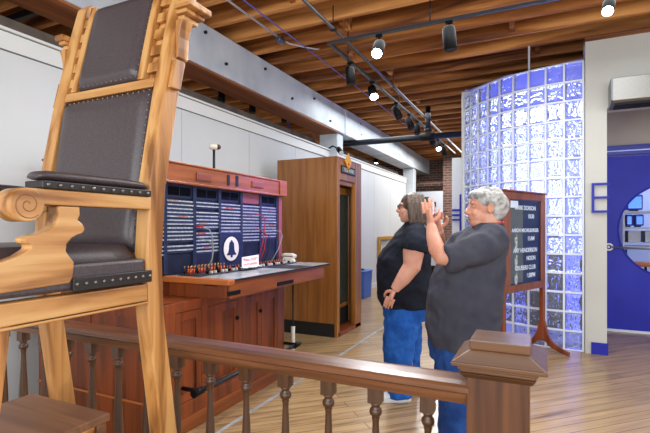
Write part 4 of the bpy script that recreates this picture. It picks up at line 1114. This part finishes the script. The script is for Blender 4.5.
# --- woman in black T-shirt
A_ = figure(3.62, 404, 'person in black T-shirt and blue jeans with shoulder-length hair, facing left')
b = MB()
hc = (-.052, 0, 1.515)
head(b, hc, ear=False)
b.tube([(-.075, 0, 1.47), (-.085, 0, 1.40), (-.085, 0, 1.33)], [.056, .058, .075], 14)
b.loft([(-.02, 0, .70, .12, .15), (-.03, 0, .95, .16, .18), (-.05, 0, 1.2, .15, .18), (-.07, 0, 1.33, .10, .15), (-.08, 0, 1.38, .05, .08)], 20)
for sg in (1, -1):
    b.tube([(-.06, .14 * sg, 1.31), (-.05, .20 * sg, 1.27), (-.03, .235 * sg, 1.17), (-.015, .245 * sg, 1.06), (.05, .245 * sg, .97), (.115, .235 * sg, .885)], [.066, .074, .081, .068, .056, .034], 16)
    hand(b, (.112, .235 * sg, .89), (.42, -.05 * sg, -1), (-.5, -1 * sg, 0), (1, 0, .3), .22, .18)
    b.tube([(-.01, .10 * sg, .75), (0, .10 * sg, .5), (.01, .10 * sg, .25), (.0, .10 * sg, .06)], [.085, .07, .055, .045], 14)
bodyA = pbuild(b, 'body', 'skinA', A_, vox=.0042)
face_parts(bodyA, hc) if False else None
def fparts(root, par, c, s=1.0):
    c = Vector(c)
    for sg in (1, -1):
        e = pbuild(MB().ell(c + Vector((.073, .031 * sg, .006)) * s, (.0085 * s, .012 * s, .0055 * s), 12, 8), 'eye', 'eyewhite', root, par)
        pbuild(MB().ell(c + Vector((.0805, .031 * sg, .006)) * s, (.0025 * s, .005 * s, .005 * s), 10, 6), 'iris', 'iris', root, par)
        pbuild(MB().tube([c + Vector((.087, .014 * sg, .028)) * s, c + Vector((.086, .03 * sg, .033)) * s, c + Vector((.074, .046 * sg, .028)) * s], .0028 * s, 6), 'eyebrow', 'hairA', root, par)
    pbuild(MB().ell(c + Vector((.091, 0, -.0575)) * s, (.006 * s, .019 * s, .0045 * s), 10, 6).ell(c + Vector((.090, 0, -.068)) * s, (.006 * s, .017 * s, .005 * s), 10, 6), 'lips', 'lip', root, par)
fparts(A_, A_, hc)
# hair: bob
b = MB()
b.ell((hc[0] - .022, 0, hc[2] + .028), (.104, .090, .094), 20, 14)
b.loft([(hc[0] - .06, 0, hc[2] - .155, .048, .070), (hc[0] - .052, 0, hc[2] - .12, .070, .088), (hc[0] - .040, 0, hc[2] - .05, .080, .098), (hc[0] - .028, 0, hc[2] + .03, .094, .095), (hc[0] - .02, 0, hc[2] + .08, .085, .08)], 24)
for sg in (1, -1):
    for k in range(5):
        xx = hc[0] + .018 - k * .030
        b.tube([(xx + .02, .05 * sg, hc[2] + .10), (xx + .012, .088 * sg, hc[2] + .03), (xx + .008, .098 * sg, hc[2] - .05), (xx, .092 * sg, hc[2] - .12 - .01 * (k % 2)), (xx - .008, .080 * sg, hc[2] - .155)], [.014, .017, .016, .013, .006], 8)
pbuild(b, 'hair', 'hairA', A_, vox=.006, sm=6)
# glasses
b = MB()
for sg in (1, -1):
    cc = Vector((hc[0] + .098, .034 * sg, hc[2] + .004))
    b.tube([cc + Vector((-.004 * abs(math.cos(t * .4)), .022 * math.cos(t * math.pi / 8), .017 * math.sin(t * math.pi / 8))) for t in range(17)], .0028, 6, False)
    b.tube([(hc[0] + .094, .056 * sg, hc[2] + .012), (hc[0] + .07, .082 * sg, hc[2] + .010), (hc[0] - .0, .084 * sg, hc[2] + .004)], .003, 6)
b.tube([(hc[0] + .098, .012, hc[2] + .006), (hc[0] + .102, 0, hc[2] + .009), (hc[0] + .098, -.012, hc[2] + .006)], .0025, 6)
pbuild(b, 'glasses', 'lens', A_)
# shirt
b = MB()
b.loft([(-.022, 0, .725, .205, .225), (-.005, 0, .80, .215, .235), (.002, 0, .92, .217, .24), (.008, 0, 1.02, .219, .238), (.0, 0, 1.10, .208, .23), (-.02, 0, 1.18, .185, .222), (-.045, 0, 1.25, .15, .215), (-.06, 0, 1.31, .125, .19), (-.072, 0, 1.355, .095, .14), (-.08, 0, 1.39, .068, .088), (-.08, 0, 1.402, .064, .074)], 32, 2.2)
for sg in (1, -1):
    b.tube([(-.07, .11 * sg, 1.325), (-.065, .17 * sg, 1.29), (-.055, .220 * sg, 1.23), (-.040, .240 * sg, 1.195), (-.035, .243 * sg, 1.172)], [.08, .094, .098, .096, .094], 18)
shA = pbuild(b, 'shirt', 'blackshirt', A_, vox=.009, sm=4); folds(shA, .022, .09)
# jeans
b = MB()
b.loft([(-.01, 0, .62, .165, .19), (-.01, 0, .70, .18, .205), (-.02, 0, .80, .185, .21)], 24)
for sg in (1, -1):
    dx = .062 if sg == 1 else -.045
    b.tube([(-.01 + dx * .3, .095 * sg, .72), (-.0 + dx * .6, .10 * sg, .60), (dx, .105 * sg, .42), (dx, .105 * sg, .25), (dx - .005, .105 * sg, .12), (dx - .01, .105 * sg, .035)], [.125, .135, .122, .104, .095, .095], 18)
folds(pbuild(b, 'jeans', 'jeansA', A_, vox=.009, sm=3), .022, .06)
for sg in (1, -1):
    dx = .062 if sg == 1 else -.045
    b = MB(); b.tube([(dx - .09, .105 * sg, .035), (dx - .04, .105 * sg, .045), (dx + .05, .107 * sg, .042), (dx + .13, .115 * sg, .032), (dx + .19, .118 * sg, .026)], [(.025, .028), (.038, .042), (.042, .040), (.046, .030), (.026, .018)], 16)
    b.loft([(dx + .05, .11 * sg, .0, .15, .046), (dx + .05, .11 * sg, .022, .152, .047)], 20)
    pbuild(b, 'shoe', 'shoe', A_, vox=.006, sm=1)

# --- woman with phone
B_ = figure(2.65, 465, 'person with short grey hair and charcoal T-shirt holding up a phone')
b = MB()
hb = (-.110, 0, 1.470); hs_ = .97
head(b, hb, ear=True, s=hs_)
b.ell((-.075, 0, 1.385), (.05, .05, .035), 12, 8)
b.tube([(-.125, 0, 1.44), (-.135, 0, 1.38), (-.145, 0, 1.31)], [.062, .066, .085], 14)
b.loft([(.03, 0, .70, .11, .14), (-.0, 0, .95, .16, .18), (-.07, 0, 1.18, .14, .18), (-.12, 0, 1.30, .09, .15), (-.14, 0, 1.36, .05, .08)], 20)
# left arm (towards the camera)
SHL = (-.10, .19, 1.285); WRL = (.225, .11, 1.365)
b.tube([(-.09, .13, 1.28), (-.07, .18, 1.265), (.05, .215, 1.215), (.14, .222, 1.188), (.192, .214, 1.195), (.214, .185, 1.24), (.224, .15, 1.30), WRL], [.04, .05, .058, .052, .050, .046, .038, .028], 16)
hand(b, WRL, (.12, -.22, 1), (-.25, -1, .0), (-1, 0, .1), .28, .185)
SHR = (-.10, -.19, 1.285); WRR = (.145, -.03, 1.335)
b.tube([(-.09, -.13, 1.28), (-.07, -.18, 1.26), (.0, -.21, 1.20), (.08, -.20, 1.15), (.115, -.17, 1.19), (.128, -.10, 1.28), WRR], [.04, .05, .056, .05, .047, .038, .028], 16)
hand(b, WRR, (.18, .10, 1), (.3, 1, .0), (-1, 0, .1), .75, .165)
for sg in (1, -1): b.tube([(.06, .10 * sg, .75), (.06, .10 * sg, .5), (.06, .10 * sg, .25), (.05, .10 * sg, .06)], [.085, .07, .055, .045], 14)
pbuild(b, 'body', 'skinB', B_, vox=.0042)
fparts(B_, B_, hb, hs_)
# hair: short layered
b = MB()
b.ell((hb[0] - .030, 0, hb[2] + .038), (.100, .088, .080), 20, 14)
b.ell((hb[0] - .068, 0, hb[2] + .010), (.078, .088, .085), 18, 12)
b.ell((hb[0] - .062, 0, hb[2] - .045), (.052, .070, .045), 14, 10)
b.ell((hb[0] + .040, 0, hb[2] + .072), (.048, .066, .034), 14, 10)
rr = random.Random(5)
for k in range(46):
    a = rr.uniform(0, 6.28); u = rr.uniform(.25, 1.15)
    p = Vector((math.cos(a) * math.sin(u), math.sin(a) * math.sin(u), math.cos(u)))
    if p.x > .75 and p.z < .55: continue
    c0 = Vector((hb[0] - .03, 0, hb[2] + .036)); w = Vector((.100, .088, .082))
    P1 = c0 + Vector((p.x * w.x, p.y * w.y, p.z * w.z)); tdir = Vector((p.x * .4 - .2, p.y * .5, -.9)).normalized(); tdir = (tdir - p * tdir.dot(p)).normalized()
    b.tube([P1 - tdir * .02, P1 + p * .006, P1 + tdir * .03 + p * .001], [.004, .009, .004], 6)
pbuild(b, 'hair', 'hairB', B_, vox=.005, sm=4)
# shirt
b = MB()
b.loft([(.02, 0, .665, .195, .215), (.020, 0, .75, .204, .225), (.008, 0, .86, .208, .232), (.006, 0, .97, .208, .235), (-.01, 0, 1.06, .200, .232), (-.032, 0, 1.14, .183, .228), (-.065, 0, 1.21, .160, .222), (-.093, 0, 1.28, .132, .205), (-.12, 0, 1.33, .11, .155), (-.138, 0, 1.365, .082, .10), (-.14, 0, 1.378, .076, .084)], 32, 2.2)
b.tube([(-.13, .10, 1.31), (-.10, .175, 1.285), (-.03, .21, 1.245), (.05, .220, 1.215), (.178, .222, 1.190)], [.07, .088, .092, .086, .076], 20)
b.tube([(-.13, -.10, 1.31), (-.10, -.175, 1.285), (-.03, -.205, 1.235), (.03, -.205, 1.19), (.055, -.203, 1.17)], [.07, .085, .086, .078, .075], 20)
folds(pbuild(b, 'shirt', 'greyshirt', B_, vox=.009, sm=4), .028, .09)
# red lanyard round the neck
pts = []
for k in range(25):
    t = 2 * math.pi * k / 24; pts.append((-.138 + .082 * math.cos(t), .090 * math.sin(t), 1.372 - .012 * math.cos(t)))
pbuild(MB().tube(pts, .0065, 6, False), 'lanyard', 'redtrim', B_)
b = MB()
b.loft([(.05, 0, .58, .15, .18), (.04, 0, .68, .178, .198), (.02, 0, .78, .18, .20)], 24)
for sg in (1, -1):
    dx = .085 if sg == 1 else .05
    b.tube([(.05, .095 * sg, .70), (dx, .10 * sg, .58), (dx, .105 * sg, .40), (dx, .105 * sg, .22), (dx, .105 * sg, .03)], [.11, .108, .092, .080, .082], 18)
folds(pbuild(b, 'jeans', 'jeansB', B_, vox=.009, sm=3), .022, .06)
for sg in (1, -1):
    dx = .085 if sg == 1 else .05
    b = MB(); b.tube([(dx - .09, .105 * sg, .035), (dx - .04, .105 * sg, .045), (dx + .05, .107 * sg, .042), (dx + .13, .115 * sg, .032), (dx + .19, .118 * sg, .026)], [(.025, .028), (.038, .042), (.042, .040), (.046, .030), (.026, .018)], 16)
    b.loft([(dx + .05, .11 * sg, .0, .15, .046), (dx + .05, .11 * sg, .022, .152, .047)], 20)
    pbuild(b, 'shoe', 'shoe', B_, vox=.006, sm=1)
# phone, held in both hands
rz = math.radians(180) + YAW
ph_loc = Vector(B_.location) + Matrix.Rotation(rz, 3, 'Z') @ Vector((.215, .04, 1.46))
ph = thing('phone', ph_loc, 'pale mobile phone held sideways in both hands of the grey-haired person', 'phone', None, rz)
o = MB().box(-.004, -.075, -.036, .004, .075, .036).build('case', 'phone', None, .003, fix=True); o.parent = ph
o = MB().box(-.0052, -.07, -.032, -.0042, .07, .032).build('display', 'screen', None, fix=True); o.parent = ph

# =====================================================  LIGHT
def area(name, loc, rot, sx, sy, e, col=(1, 1, 1)):
    L_ = bpy.data.lights.new(name, 'AREA'); L_.shape = 'RECTANGLE'; L_.size = sx; L_.size_y = sy; L_.energy = e; L_.color = col
    o = bpy.data.objects.new(name, L_); COL.objects.link(o); o.location = loc; o.rotation_euler = rot; return o
R_ = math.radians
area('fill_behind', (.5, -3.0, 2.1), (R_(74), 0, 0), 6, 2.4, 230, (.92, .98, 1))            # broad fill light added behind the viewer
area('fill_right', (6.6, 2.0, 1.9), (R_(90), 0, R_(90)), 6, 2.4, 150, (.95, .97, 1))  # second broad fill, added on the right side
area('hall_lamps', (-2.35, 8.8, 3.4), (0, 0, 0), 1.4, 5, 75, (.95, .99, 1))
area('near_lamps', (-.4, 3.4, 3.15), (0, 0, 0), 3.0, 3, 90, (.95, .99, 1))
area('side_room_lamps', (-5.2, 6, 3.2), (0, 0, 0), 1.6, 10, 90, (1, .98, .95))
area('far_fill', (-2.0, 12.0, 3.35), (0, 0, 0), 1.4, 1.6, 80, (1, .98, .95))  # fill light added to brighten the far end of the hall
area('glass_room_lamp', (-.2, 8.0, 3.2), (0, 0, 0), 1.2, 1.2, 28, (.80, .84, 1))
area('glass_room_blue_fill', (.2, 7.4, .4), (R_(150), 0, 0), .6, .6, 20, (.25, .25, 1))  # added light that turns the glass blocks blue from behind
area('office_lamps', (2.2, 8.3, 3.1), (0, 0, 0), 2, 2, 70, (.72, .82, 1))
L_ = bpy.data.lights.new('violet_tint', 'SPOT'); L_.energy = 240; L_.color = (.40, .28, 1); L_.spot_size = R_(38); L_.spot_blend = .8; L_.shadow_soft_size = .05  # added spot without a fixture, tints the switchboard's right end violet
o = bpy.data.objects.new('violet_tint', L_); COL.objects.link(o); o.location = (-1.3, 5.0, 2.6); o.rotation_euler = (Vector((-2.42, 3.75, 1.5)) - Vector((-1.3, 5.0, 2.6))).to_track_quat('-Z', 'Y').to_euler()
w = bpy.data.worlds.new('world'); S.world = w; w.use_nodes = True
w.node_tree.nodes['Background'].inputs[0].default_value = (.85, .9, 1, 1); w.node_tree.nodes['Background'].inputs[1].default_value = .9
cam = bpy.data.cameras.new('camera'); co = bpy.data.objects.new('camera', cam); COL.objects.link(co)
cam.sensor_width = 36; cam.lens = 36 * FPX / 650; cam.shift_y = (HY - 216.5) / 650
co.location = (0, 0, H); co.rotation_euler = (R_(90), 0, YAW); cam.clip_start = .02
S.camera = co
S.view_settings.view_transform = 'Standard'; S.view_settings.look = 'None'; S.view_settings.gamma = 1; S.view_settings.exposure = 0.25
S.cycles.use_denoising = True
S.cycles.max_bounces = 10; S.cycles.transmission_bounces = 8; S.cycles.sample_clamp_indirect = 8; S.cycles.caustics_refractive = True
